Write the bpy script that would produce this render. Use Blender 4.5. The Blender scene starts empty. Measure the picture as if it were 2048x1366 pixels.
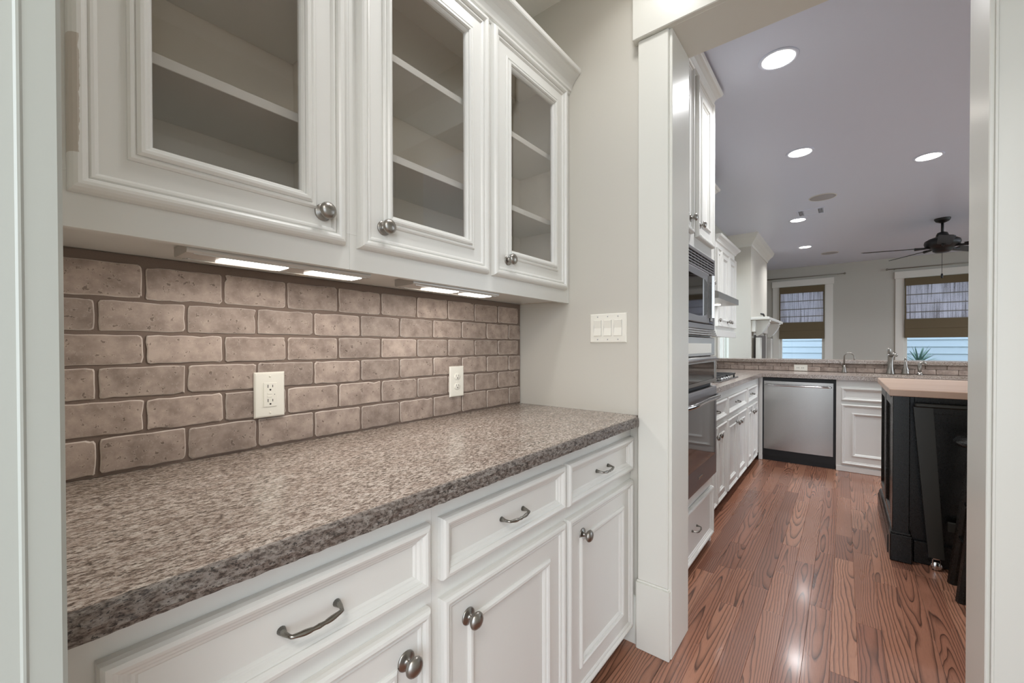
import bpy, bmesh, math, random
from mathutils import Matrix, Vector
random.seed(7)
S = bpy.context.scene
COL = S.collection

# ------------------------------------------------------------------ camera, world, exposure
cam_d = bpy.data.cameras.new('camera'); cam = bpy.data.objects.new('camera', cam_d); COL.objects.link(cam)
F, YAW, PIT, ROL, HC = 830.4, 0.67626, -0.00881, 0.0019, 1.20
R_ = Vector((math.sin(YAW), -math.cos(YAW), 0)); FW = Vector((math.cos(YAW), math.sin(YAW), 0)); UP = Vector((0, 0, 1))
fwd = FW * math.cos(PIT) + UP * math.sin(PIT); up2 = UP * math.cos(PIT) - FW * math.sin(PIT)
cr = R_ * math.cos(ROL) - up2 * math.sin(ROL); cu = R_ * math.sin(ROL) + up2 * math.cos(ROL)
m = Matrix.Identity(4)
for i in range(3):
    m[i][0] = cr[i]; m[i][1] = cu[i]; m[i][2] = -fwd[i]
m[2][3] = HC
cam.matrix_world = m
cam_d.sensor_width = 36; cam_d.lens = F / 2048 * 36
cam_d.shift_x = 3.0 / 2048; cam_d.shift_y = 17.3 / 2048
cam_d.clip_start = 0.01; cam_d.clip_end = 200
S.camera = cam
S.view_settings.view_transform = 'Standard'; S.view_settings.look = 'None'
S.view_settings.exposure = 0.0; S.view_settings.gamma = 1.0; S.view_settings.use_curve_mapping = False
S.cycles.use_denoising = True
S.cycles.max_bounces = 10; S.cycles.diffuse_bounces = 6; S.cycles.glossy_bounces = 5; S.cycles.transparent_max_bounces = 12
S.cycles.sample_clamp_indirect = 4.0
S.cycles.caustics_reflective = False; S.cycles.caustics_refractive = False

W = bpy.data.worlds.new('world'); S.world = W; W.use_nodes = True
bg = W.node_tree.nodes['Background']; bg.inputs[0].default_value = (0.80, 0.89, 1.0, 1); bg.inputs[1].default_value = 4.2

PANTRY_CAN = 4.0; KITCHEN_CAN = 11.5; UNDER_CAB = 0.42

def area(name, loc, size, power, color=(1, .93, .84), rot=(0, 0, 0), sy=None, shape='DISK', spread=None):
    d = bpy.data.lights.new(name, 'AREA'); d.energy = power; d.color = color
    d.shape = 'RECTANGLE' if sy else shape; d.size = size
    if sy: d.size_y = sy
    if spread: d.spread = spread
    o = bpy.data.objects.new(name, d); o.location = loc; o.rotation_euler = rot; COL.objects.link(o); return o

# ------------------------------------------------------------------ material helpers
def lin(c):
    return tuple((x / 255 / 12.92) if x / 255 <= .04045 else ((x / 255 + .055) / 1.055) ** 2.4 for x in c) + (1,)

class NT:
    def __init__(s, name):
        s.m = bpy.data.materials.new(name); s.m.use_nodes = True; s.t = s.m.node_tree; s.n = s.t.nodes; s.l = s.t.links
        s.b = s.n['Principled BSDF']; s.out = s.n['Material Output']
    def node(s, typ, **k):
        n = s.n.new(typ)
        for a, v in k.items():
            if a.startswith('i_'): n.inputs[int(a[2:])].default_value = v
            else: setattr(n, a, v)
        return n
    def link(s, a, b): s.l.new(a, b)
    def math(s, op, a, b=None, c=None):
        n = s.n.new('ShaderNodeMath'); n.operation = op
        for i, v in enumerate((a, b, c)):
            if v is None: continue
            if isinstance(v, (int, float)): n.inputs[i].default_value = v
            else: s.l.new(v, n.inputs[i])
        return n.outputs[0]
    def comb(s, x, y, z):
        n = s.n.new('ShaderNodeCombineXYZ')
        for i, v in enumerate((x, y, z)):
            if isinstance(v, (int, float)): n.inputs[i].default_value = v
            else: s.l.new(v, n.inputs[i])
        return n.outputs[0]
    def noise(s, vec, scale, detail=2, rough=.5):
        n = s.n.new('ShaderNodeTexNoise'); n.inputs['Scale'].default_value = scale
        n.inputs['Detail'].default_value = detail; n.inputs['Roughness'].default_value = rough
        if vec is not None: s.l.new(vec, n.inputs['Vector'])
        return n.outputs['Fac']
    def ramp(s, fac, stops, interp='LINEAR'):
        n = s.n.new('ShaderNodeValToRGB'); cr_ = n.color_ramp; cr_.interpolation = interp
        while len(cr_.elements) < len(stops): cr_.elements.new(.5)
        for e, (p, c) in zip(cr_.elements, stops): e.position = p; e.color = c if len(c) == 4 else lin(c)
        s.l.new(fac, n.inputs[0]); return n.outputs[0]
    def mix(s, fac, a, b, blend='MIX'):
        n = s.n.new('ShaderNodeMix'); n.data_type = 'RGBA'; n.blend_type = blend
        for i, v in ((0, fac), (6, a), (7, b)):
            if isinstance(v, (int, float)): n.inputs[i].default_value = v
            elif isinstance(v, tuple): n.inputs[i].default_value = v
            else: s.l.new(v, n.inputs[i])
        return n.outputs[2]
    def bump(s, h, strength, dist=.002):
        n = s.n.new('ShaderNodeBump'); n.inputs['Strength'].default_value = strength; n.inputs['Distance'].default_value = dist
        s.l.new(h, n.inputs['Height']); s.l.new(n.outputs[0], s.b.inputs['Normal'])
    def objco(s): return s.n.new('ShaderNodeTexCoord').outputs['Object']
    def geo(s): return s.n.new('ShaderNodeNewGeometry').outputs['Position']

def plain(name, rgb, rough=.5, metal=0, spec=.5, bump=0, bscale=200, coat=0):
    t = NT(name); t.b.inputs['Base Color'].default_value = lin(rgb); t.b.inputs['Roughness'].default_value = rough
    t.b.inputs['Metallic'].default_value = metal; t.b.inputs['Specular IOR Level'].default_value = spec
    if coat: t.b.inputs['Coat Weight'].default_value = coat; t.b.inputs['Coat Roughness'].default_value = .1
    n = t.noise(t.geo(), bscale, 3)
    if bump: t.bump(n, bump, .001)
    else:   # a trace of unevenness in the gloss
        rr = t.n.new('ShaderNodeMapRange'); rr.inputs[3].default_value = max(.02, rough - .04); rr.inputs[4].default_value = rough + .04
        t.link(n, rr.inputs[0]); t.link(rr.outputs[0], t.b.inputs['Roughness'])
    return t.m

def emis(name, rgb, s):
    t = NT(name); t.b.inputs['Base Color'].default_value = (0, 0, 0, 1)
    t.b.inputs['Emission Color'].default_value = lin(rgb); t.b.inputs['Emission Strength'].default_value = s; return t.m

def glass_mat(name, tint=(.93, .93, .91, 1), ior=1.5, boost=1.0):
    t = NT(name); t.n.remove(t.b)
    tr = t.node('ShaderNodeBsdfTransparent', i_0=tint); gl = t.node('ShaderNodeBsdfGlossy'); gl.inputs['Roughness'].default_value = .01
    fr = t.node('ShaderNodeFresnel'); fr.inputs[0].default_value = ior
    front = t.math('SUBTRACT', 1.0, t.n.new('ShaderNodeNewGeometry').outputs['Backfacing'])   # one reflection per pane
    f = t.math('MULTIPLY', t.math('MINIMUM', t.math('MULTIPLY', fr.outputs[0], boost), 1.0), front)
    mx = t.node('ShaderNodeMixShader'); t.link(f, mx.inputs[0]); t.link(tr.outputs[0], mx.inputs[1]); t.link(gl.outputs[0], mx.inputs[2])
    t.link(mx.outputs[0], t.out.inputs[0]); return t.m

M = {}
M['cab'] = plain('cabinet_paint', (219, 218, 213), .30, bump=.03, bscale=60)
M['cab_in'] = plain('cabinet_interior', (228, 220, 207), .45)
M['trim'] = plain('trim_paint', (220, 219, 211), .30, bump=.03, bscale=50)
M['wall'] = plain('wall_paint', (202, 198, 188), .55, bump=.12, bscale=350)
M['wallk'] = plain('kitchen_wall_paint', (186, 185, 176), .6, bump=.10, bscale=350)
M['ceil'] = plain('ceiling_paint', (236, 235, 231), .6, bump=.08, bscale=300)
M['ceilk'] = plain('kitchen_ceiling_paint', (216, 223, 240), .35, bump=.05, bscale=300)
M['jamb'] = plain('near_jamb_shaded_paint', (170, 173, 166), .35, bump=.03, bscale=50)  # trim paint darkened, the jamb's shade put into its colour
M['nickel'] = plain('brushed_nickel', (152, 148, 142), .32, 1)
M['pull'] = plain('satin_pull', (140, 137, 130), .26, 1)
M['plate'] = plain('white_plastic', (236, 233, 222), .3)
M['slot'] = plain('dark_slot', (35, 32, 30), .5)
M['black'] = plain('black_painted_wood', (11, 11, 8), .28, spec=.4)
M['stand'] = plain('worn_black_stand_paint', (34, 33, 26), .35)
M['blackm'] = plain('matte_black_metal', (14, 14, 15), .5)
M['fan'] = plain('fan_bronze', (15, 15, 17), .45)
M['alu'] = plain('light_bar_aluminium', (190, 186, 180), .35, .6)
M['glass'] = glass_mat('cabinet_glass', (.97, .96, .95, 1), boost=3.0)
M['wglass'] = glass_mat('window_glass', (.97, .98, .98, 1))
M['lensw'] = emis('lit_lens', (255, 247, 236), 9)
M['lensk'] = emis('lit_can_lens', (255, 248, 238), 14)
M['dglass'] = plain('dark_oven_glass', (28, 25, 22), .05, spec=.8)
M['chrome'] = plain('chrome', (205, 205, 205), .12, 1)
M['grille'] = plain('speaker_grille', (168, 168, 172), .7, bump=.5, bscale=900)
M['shadeb'] = plain('brown_shade_band', (104, 92, 70), .9, bump=.4, bscale=500)
M['leaf'] = plain('yucca_leaf', (92, 125, 118), .5)
M['grass'] = plain('outdoor_ground', (120, 125, 105), .9, bump=.5, bscale=40)
M['siding'] = plain('pale_blue_siding', (166, 182, 196), .7)
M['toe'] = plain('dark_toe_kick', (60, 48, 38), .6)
M['brick'] = plain('hearth_grey', (112, 108, 104), .7)
M['rail'] = plain('rod_metal', (140, 136, 126), .4, .7)

# stainless steel with fine vertical brushing
t = NT('stainless_steel'); t.b.inputs['Metallic'].default_value = 1
p = t.geo(); sx = t.n.new('ShaderNodeSeparateXYZ'); t.link(p, sx.inputs[0])
n1 = t.noise(t.comb(t.math('MULTIPLY', sx.outputs[0], 3), t.math('MULTIPLY', sx.outputs[1], 3), t.math('MULTIPLY', sx.outputs[2], 1500)), 1, 3)
t.link(t.ramp(n1, [(0.2, (158, 155, 150)), (.8, (176, 172, 167))]), t.b.inputs['Base Color'])
t.b.inputs['Roughness'].default_value = .27; t.b.inputs['Anisotropic'].default_value = .75
tg = t.node('ShaderNodeTangent', direction_type='RADIAL', axis='Z'); t.link(tg.outputs[0], t.b.inputs['Tangent']); M['steel'] = t.m
M['dsteel'] = plain('dark_stainless', (146, 143, 143), .40, 1)

# oak strip flooring: cathedral growth rings cut through each board
t = NT('oak_floor')
sp = t.n.new('ShaderNodeSeparateXYZ'); t.link(t.objco(), sp.inputs[0])
rnd = t.n.new('ShaderNodeObjectInfo').outputs['Random']
r2 = t.math('FRACT', t.math('MULTIPLY', rnd, 17.31)); r3 = t.math('FRACT', t.math('MULTIPLY', rnd, 71.7))
X, Y = sp.outputs[0], sp.outputs[1]
nx = t.math('ADD', X, t.math('MULTIPLY', rnd, 37))
wob = t.noise(t.comb(t.math('MULTIPLY', nx, 1.25), t.math('MULTIPLY', Y, 7), t.math('MULTIPLY', r2, 30)), 1, 2.5, .55)
wob2 = t.noise(t.comb(t.math('MULTIPLY', nx, 14), t.math('MULTIPLY', Y, 40), r2), 1, 1)
yy = t.math('ADD', t.math('ADD', Y, t.math('MULTIPLY', t.math('SUBTRACT', r2, .5), .13)), t.math('MULTIPLY', t.math('SUBTRACT', wob, .5), .050))
yy = t.math('ADD', yy, t.math('MULTIPLY', t.math('SUBTRACT', wob2, .5), .003))
dd = t.math('ADD', t.math('MULTIPLY', X, t.math('MULTIPLY', t.math('SUBTRACT', r3, .5), .12)), t.math('MULTIPLY', wob, .060))
rr = t.math('SQRT', t.math('ADD', t.math('MULTIPLY', yy, yy), t.math('MULTIPLY', dd, dd)))
ring = t.math('FRACT', t.math('MULTIPLY', rr, t.math('ADD', 75, t.math('MULTIPLY', r3, 75))))
line = t.ramp(ring, [(0, (0, 0, 0, 1)), (.52, (.06, .06, .06, 1)), (.80, (.55, .55, .55, 1)), (.90, (1, 1, 1, 1)), (1.0, (.12, .12, .12, 1))])
pores = t.noise(t.comb(t.math('MULTIPLY', nx, 22), t.math('MULTIPLY', Y, 620), r2), 1, 2)
pore = t.ramp(pores, [(.52, (0, 0, 0, 1)), (.68, (1, 1, 1, 1))])
fade = t.noise(t.comb(t.math('MULTIPLY', nx, 1.3), t.math('MULTIPLY', Y, 9), 3.3), 1, 2)
base = t.ramp(t.math('FRACT', t.math('MULTIPLY', rnd, 5.77)), [(0, (138, 92, 74)), (.3, (162, 112, 89)), (.6, (178, 128, 103)), (.85, (146, 97, 78)), (1, (112, 74, 60))])
base = t.mix(t.math('MULTIPLY', fade, .5), base, lin((142, 98, 76)))
c1 = t.mix(t.math('MULTIPLY', pore, .30), base, lin((96, 56, 38)))
c2 = t.mix(t.math('MULTIPLY', line, .9), c1, lin((56, 32, 22)))
t.link(c2, t.b.inputs['Base Color'])
rg = t.n.new('ShaderNodeMapRange'); rg.inputs[3].default_value = .20; rg.inputs[4].default_value = .36
t.link(fade, rg.inputs[0]); t.link(rg.outputs[0], t.b.inputs['Roughness'])
t.b.inputs['Coat Weight'].default_value = .28; t.b.inputs['Coat Roughness'].default_value = .12
t.bump(t.math('SUBTRACT', 1.0, line), .12, .0006); M['oak'] = t.m

# granite
def granite(name, k):
    t = NT(name); g = t.geo()
    mp = t.node('ShaderNodeMapping'); mp.inputs['Scale'].default_value = (.55, 1.25, 1.1); mp.inputs['Rotation'].default_value = (0, 0, .75); t.link(g, mp.inputs[0]); v = mp.outputs[0]
    big = t.noise(v, 26, 4, .65); mid = t.noise(v, 165, 4, .7); fine = t.noise(v, 400, 3, .65)
    vo = t.node('ShaderNodeTexVoronoi'); vo.inputs['Scale'].default_value = 230; t.link(v, vo.inputs['Vector'])
    c = t.ramp(mid, [(.36, (74, 66, 60)), (.44, (140, 126, 115)), (.50, (188, 174, 163)), (.60, (224, 214, 204))])
    c = t.mix(t.math('MULTIPLY', t.ramp(big, [(.42, (0, 0, 0, 1)), (.62, (1, 1, 1, 1))]), .35), c, lin((158, 136, 124)))
    dk = t.ramp(fine, [(.38, (1, 1, 1, 1)), (.43, (0, 0, 0, 1))])
    c = t.mix(t.math('MULTIPLY', dk, .9), c, lin((48, 41, 38)))
    lt = t.ramp(vo.outputs['Distance'], [(.10, (1, 1, 1, 1)), (.30, (0, 0, 0, 1))])
    c = t.mix(t.math('MULTIPLY', lt, .22), c, lin((222, 210, 198)))
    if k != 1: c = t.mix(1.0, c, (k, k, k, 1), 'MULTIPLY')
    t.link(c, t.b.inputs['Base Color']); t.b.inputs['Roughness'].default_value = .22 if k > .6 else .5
    t.bump(fine, .03 if k > .6 else .5, .001); return t.m
M['granite'] = granite('granite', .78); M['granedge'] = granite('granite_chiseled_shaded_edge', .36)  # edge copy darkened to stand for grazing light; roughness and bump are chiselled stone

# tumbled travertine
def travertine(name, a, b, c, amt):
    t = NT(name); o = t.objco(); rnd = t.n.new('ShaderNodeObjectInfo').outputs['Random']
    ad = t.node('ShaderNodeVectorMath', operation='ADD'); t.link(o, ad.inputs[0]); t.link(t.comb(t.math('MULTIPLY', rnd, 13), t.math('MULTIPLY', rnd, 7), t.math('MULTIPLY', rnd, 29)), ad.inputs[1]); v = ad.outputs[0]
    cl = t.noise(v, 22, 5, .62); pit = t.noise(v, 95, 3, .6); gr = t.noise(v, 420, 2)
    col = t.ramp(cl, [(.32, a), (.5, b), (.68, c)])
    tone = t.math('MULTIPLY_ADD', t.math('FRACT', t.math('MULTIPLY', rnd, 9.7)), .30, .80)
    col = t.mix(1.0, col, t.comb(tone, tone, tone), 'MULTIPLY')
    pm = t.ramp(pit, [(.33, (1, 1, 1, 1)), (.37, (0, 0, 0, 1))])
    rm = t.ramp(pit, [(.36, (0, 0, 0, 1)), (.385, (1, 1, 1, 1)), (.43, (0, 0, 0, 1))])
    col = t.mix(t.math('MULTIPLY', rm, .30), col, lin((206, 192, 180)))
    col = t.mix(t.math('MULTIPLY', pm, .6 * amt), col, lin((84, 68, 58)))
    t.link(col, t.b.inputs['Base Color']); t.b.inputs['Roughness'].default_value = .62
    h = t.math('SUBTRACT', t.math('ADD', t.math('MULTIPLY', gr, .25), t.math('MULTIPLY', cl, .5)), t.math('MULTIPLY', pm, 1.0))
    t.bump(h, .35, .0012); return t.m
M['tile'] = travertine('travertine', (140, 124, 114), (166, 149, 138), (186, 169, 157), 1)
M['tileedge'] = travertine('travertine_worn_edge', (186, 173, 163), (200, 188, 178), (208, 197, 188), .4)
M['grout'] = plain('grout', (124, 108, 98), .9, bump=.5, bscale=600)

# butcher block
t = NT('butcher_block'); g = t.geo(); sp = t.n.new('ShaderNodeSeparateXYZ'); t.link(g, sp.inputs[0])
st = t.math('FLOOR', t.math('MULTIPLY', sp.outputs[0], 24)); wn = t.node('ShaderNodeTexWhiteNoise', noise_dimensions='1D'); t.link(st, wn.inputs['W'])
gr = t.noise(t.comb(t.math('MULTIPLY', sp.outputs[0], 160), t.math('MULTIPLY', sp.outputs[1], 6), sp.outputs[2]), 1, 3)
c = t.mix(wn.outputs['Value'], lin((212, 190, 172)), lin((192, 164, 144)))
t.link(t.mix(t.math('MULTIPLY', gr, .35), c, lin((140, 100, 76))), t.b.inputs['Base Color']); t.b.inputs['Roughness'].default_value = .3; M['block'] = t.m

# woven roman shade: reeds let the daylight glow through
t = NT('woven_shade'); g = t.geo(); sp = t.n.new('ShaderNodeSeparateXYZ'); t.link(g, sp.inputs[0])
w1 = t.noise(t.comb(0.0, t.math('MULTIPLY', sp.outputs[1], 70), t.math('MULTIPLY', sp.outputs[2], 1.5)), 1, 2)
w2 = t.noise(g, 160, 2)
cc = t.ramp(t.math('MULTIPLY_ADD', w2, .35, t.math('MULTIPLY', w1, .75)), [(.36, (120, 118, 120)), (.58, (226, 224, 230))])
t.link(cc, t.b.inputs['Base Color']); t.b.inputs['Roughness'].default_value = .9
tl = t.node('ShaderNodeBsdfTranslucent'); t.link(cc, tl.inputs[0]); mx = t.node('ShaderNodeMixShader'); mx.inputs[0].default_value = .6
t.link(t.b.outputs[0], mx.inputs[1]); t.link(tl.outputs[0], mx.inputs[2]); t.link(mx.outputs[0], t.out.inputs[0]); M['woven'] = t.m

# painted door edge with the sanded patch of bare filler
t = NT('cabinet_paint_with_filler_patch'); g = t.geo(); sp = t.n.new('ShaderNodeSeparateXYZ'); t.link(g, sp.inputs[0])
nz = t.noise(g, 60, 3)
mx1 = t.math('LESS_THAN', t.math('ADD', sp.outputs[0], t.math('MULTIPLY', t.math('SUBTRACT', nz, .5), .008)), .088)
mz1 = t.math('GREATER_THAN', sp.outputs[2], 1.508); mz2 = t.math('LESS_THAN', sp.outputs[2], 1.695)
mk = t.math('MULTIPLY', t.math('MULTIPLY', mx1, mz1), mz2)
t.link(t.mix(t.math('MULTIPLY', mk, .7), lin((219, 218, 213)), lin((172, 158, 142))), t.b.inputs['Base Color']); t.b.inputs['Roughness'].default_value = .32; M['cabpatch'] = t.m

# ------------------------------------------------------------------ mesh builder
class MB:
    def __init__(s): s.v = []; s.f = []; s.mi = []; s.sm = []
    def add(s, vs, fs, mi=0, sm=False):
        o = len(s.v); s.v += [tuple(p) for p in vs]
        for f in fs: s.f.append(tuple(i + o for i in f)); s.mi.append(mi); s.sm.append(sm)
        return s
    def box(s, x0, x1, y0, y1, z0, z1, b=0, mi=0):
        if x0 > x1: x0, x1 = x1, x0
        if y0 > y1: y0, y1 = y1, y0
        if z0 > z1: z0, z1 = z1, z0
        b = min(b, (x1 - x0) * .45, (y1 - y0) * .45, (z1 - z0) * .45)
        if b <= 0:
            vs = [(x, y, z) for x in (x0, x1) for y in (y0, y1) for z in (z0, z1)]
            return s.add(vs, [(0, 1, 3, 2), (4, 6, 7, 5), (0, 4, 5, 1), (2, 3, 7, 6), (0, 2, 6, 4), (1, 5, 7, 3)], mi)
        vs = []; idx = {}
        for i in (0, 1):
            for j in (0, 1):
                for k in (0, 1):
                    cx, cy, cz = (x0, x1)[i], (y0, y1)[j], (z0, z1)[k]
                    bx, by, bz = cx + (b, -b)[i], cy + (b, -b)[j], cz + (b, -b)[k]
                    for a, p in enumerate(((cx, by, bz), (bx, cy, bz), (bx, by, cz))): idx[i, j, k, a] = len(vs); vs.append(p)
        fs = []
        for i in (0, 1): fs.append([idx[i, j, k, 0] for j, k in ((0, 0), (0, 1), (1, 1), (1, 0))])
        for j in (0, 1): fs.append([idx[i, j, k, 1] for i, k in ((0, 0), (0, 1), (1, 1), (1, 0))])
        for k in (0, 1): fs.append([idx[i, j, k, 2] for i, j in ((0, 0), (0, 1), (1, 1), (1, 0))])
        for i in (0, 1):
            for j in (0, 1): fs.append([idx[i, j, 0, 0], idx[i, j, 0, 1], idx[i, j, 1, 1], idx[i, j, 1, 0]])
        for i in (0, 1):
            for k in (0, 1): fs.append([idx[i, 0, k, 0], idx[i, 0, k, 2], idx[i, 1, k, 2], idx[i, 1, k, 0]])
        for j in (0, 1):
            for k in (0, 1): fs.append([idx[0, j, k, 1], idx[0, j, k, 2], idx[1, j, k, 2], idx[1, j, k, 1]])
        for i in (0, 1):
            for j in (0, 1):
                for k in (0, 1): fs.append([idx[i, j, k, 0], idx[i, j, k, 1], idx[i, j, k, 2]])
        return s.add(vs, fs, mi)
    def prism(s, pts, a0, a1, axis, mi=0):   # closed outline swept along an axis; pts are the two other coordinates in order
        def P(a, p): return {'x': (a, p[0], p[1]), 'y': (p[0], a, p[1]), 'z': (p[0], p[1], a)}[axis]
        n = len(pts); vs = [P(a0, p) for p in pts] + [P(a1, p) for p in pts]
        fs = [(i, (i + 1) % n, n + (i + 1) % n, n + i) for i in range(n)] + [tuple(range(n)), tuple(range(2 * n - 1, n - 1, -1))]
        return s.add(vs, fs, mi)
    def lathe(s, prof, c=(0, 0, 0), axis=(0, 0, 1), n=24, mi=0, sm=True, sc=(1, 1)):
        ax = Vector(axis).normalized(); a = ax.orthogonal().normalized() if abs(ax.z) < .99 else Vector((1, 0, 0)); 
        if abs(ax.z) < .5: a = Vector((0, 0, 1))
        b = ax.cross(a); c = Vector(c); vs = []; fs = []
        for r, h in prof:
            for k in range(n):
                th = 2 * math.pi * k / n; vs.append(c + ax * h + (a * math.cos(th) * sc[0] + b * math.sin(th) * sc[1]) * max(r, 1e-5))
        for i in range(len(prof) - 1):
            for k in range(n): fs.append((i * n + k, i * n + (k + 1) % n, (i + 1) * n + (k + 1) % n, (i + 1) * n + k))
        if prof[0][0] > 1e-4: fs.append(tuple(range(n - 1, -1, -1)))
        if prof[-1][0] > 1e-4: fs.append(tuple(range((len(prof) - 1) * n, len(prof) * n)))
        return s.add(vs, fs, mi, sm)
    def tube(s, path, rad, n=10, mi=0, sm=True, flat=None):
        P_ = [Vector(p) for p in path]; vs = []; fs = []
        if isinstance(rad, (int, float)): rad = [rad] * len(P_)
        ref = None
        for i, p in enumerate(P_):
            d = (P_[min(i + 1, len(P_) - 1)] - P_[max(i - 1, 0)]).normalized()
            if ref is None: ref = d.orthogonal().normalized()
            a = (ref - d * ref.dot(d)).normalized(); ref = a; b = d.cross(a)
            for k in range(n):
                th = 2 * math.pi * k / n; vs.append(p + (a * math.cos(th) + b * math.sin(th)) * rad[i])
        for i in range(len(P_) - 1):
            for k in range(n): fs.append((i * n + k, i * n + (k + 1) % n, (i + 1) * n + (k + 1) % n, (i + 1) * n + k))
        fs.append(tuple(range(n - 1, -1, -1))); fs.append(tuple(range((len(P_) - 1) * n, len(P_) * n)))
        return s.add(vs, fs, mi, sm)
    def mould(s, O, U, V, N, w, h, prof, hole=False, mi=0):
        """nested mitred rectangles: prof = [(inset, height)]"""
        O, U, V, N = map(Vector, (O, U, V, N)); vs = []; fs = []
        for d, q in prof:
            for a, b in ((d, d), (w - d, d), (w - d, h - d), (d, h - d)): vs.append(O + U * a + V * b + N * q)
        L = len(prof)
        for i in range(L - 1):
            for k in range(4): fs.append((i * 4 + k, i * 4 + (k + 1) % 4, i * 4 + 4 + (k + 1) % 4, i * 4 + 4 + k))
        if hole:
            for k in range(4): fs.append(((L - 1) * 4 + k, (L - 1) * 4 + (k + 1) % 4, (k + 1) % 4, k))
        else:
            fs.append(tuple((L - 1) * 4 + k for k in range(4))); fs.append((3, 2, 1, 0))
        return s.add(vs, fs, mi)

def wloc(o):
    v = Vector((0, 0, 0))
    while o: v += o.location; o = o.parent
    return v
def finish(name, me_name, mb, mats, off):
    me = bpy.data.meshes.new(me_name)
    me.from_pydata([tuple(Vector(p) - off) for p in mb.v], [], mb.f)
    for mt in mats: me.materials.append(mt)
    me.polygons.foreach_set('material_index', mb.mi); me.polygons.foreach_set('use_smooth', mb.sm)
    bm = bmesh.new(); bm.from_mesh(me); bmesh.ops.recalc_face_normals(bm, faces=bm.faces); bm.to_mesh(me); bm.free()
    me.update(); return me
def obj(name, mb, mat, parent=None, at=None):
    """one mesh object; mb is in world coordinates; at = origin"""
    mats = [M[k] for k in (mat if isinstance(mat, (list, tuple)) else [mat])]
    base = wloc(parent) if parent else Vector((0, 0, 0))
    org = Vector(at) if at is not None else base
    me = finish(name, name, mb, mats, org)
    o = bpy.data.objects.new(name, me); COL.objects.link(o)
    if parent: o.parent = parent
    o.location = org - base; return o
def thing(name, label, cat, loc, group=None):
    o = bpy.data.objects.new(name, None); COL.objects.link(o); o.location = loc; o.empty_display_size = .05
    return tag(o, label, cat, group)
def tag(o, label, cat, group=None):
    o['label'] = label; o['category'] = cat
    if group: o['group'] = group
    return o
def struct(name, mb, mat, label=None, cat='structure', parent=None, at=None):
    o = obj(name, mb, mat, parent, at)
    if not parent: o['kind'] = 'structure'; o['label'] = label or name.replace('_', ' '); o['category'] = cat
    return o
def single(name, mb, mat, label, cat, group=None, at=None):
    return tag(obj(name, mb, mat, None, at), label, cat, group)
def share(name, src, parent, loc, rotz=0):
    o = bpy.data.objects.new(name, src); COL.objects.link(o); o.parent = parent
    o.location = Vector(loc) - wloc(parent); o.rotation_euler = (0, 0, rotz); return o

# shared hardware, pointing at local -Y
kb = MB(); kb.lathe([(.0195, 0), (.0195, .0018), (.017, .0035), (.009, .005), (.0055, .008), (.005, .016), (.007, .020)], axis=(0, -1, 0), n=24)
kb.lathe([(.0001, .0165), (.009, .018), (.0165, .021), (.0195, .0255), (.019, .029), (.015, .0335), (.008, .0362), (.0001, .037)], axis=(0, -1, 0), n=24)
KNOB = finish('knob', 'knob', kb, [M['nickel']], Vector((0, 0, 0)))
pb = MB()
path = []; rad = []
for i in range(33):
    u = -1 + 2 * i / 32; a = abs(u)
    x = .046 * (math.copysign(min(a, .92) / .92, u)) * (1 if a < .92 else 1)
    if a > .80: q = 1 - ((a - .80) / .20) ** 1.6
    else: q = 1
    y = -(.004 + .026 * q * (1 - .26 * a * a)) if a < .999 else 0
    if a >= .999: y = 0
    r = .0032 + .0014 * math.exp(-((a - .42) / .22) ** 2) + .0010 * math.exp(-(a / .07) ** 2)
    if .13 < a < .20: r -= .0004
    if a > .93: r = .0035 + .0035 * ((a - .93) / .07)
    path.append((x * (1 - .03 * (a > .85)), y, -.004 * (1 - a * a))); rad.append(r)
pb.tube(path, rad, 12)
PULL = finish('pull_handle', 'pull_handle', pb, [M['pull']], Vector((0, 0, 0)))

P_UP = [(0, 0), (0, .008), (.002, .0155), (.006, .0205), (.011, .0228), (.016, .0225), (.0205, .0195), (.0235, .015), (.0237, .0125), (.027, .0150), (.031, .0143), (.034, .0115), (.036, .009),
        (.071, .009), (.0712, .0125), (.075, .0160), (.079, .0163), (.0825, .0135), (.0828, .0155), (.088, .0195), (.093, .0195), (.0970, .0160), (.0972, .0125), (.1010, .0115), (.104, .0085), (.106, .0040), (.1062, -.003)]
P_DOOR = [(0, 0), (0, .011), (.002, .0175), (.006, .0215), (.012, .0225), (.017, .0205), (.0205, .0165), (.0207, .014), (.025, .0155), (.029, .0135), (.031, .0105),
          (.080, .0105), (.0802, .0135), (.085, .0175), (.091, .0180), (.096, .0150), (.0965, .0100), (.101, .0095), (.106, .0055), (.108, .0030)]
P_DRAW = [(0, 0), (0, .011), (.002, .0175), (.006, .0215), (.012, .0225), (.017, .0205), (.021, .0165), (.0212, .014), (.026, .0125), (.030, .0085), (.0335, .0075), (.037, .0040)]
def scaled(p, k): return [(a * k, b) for a, b in p]

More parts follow.
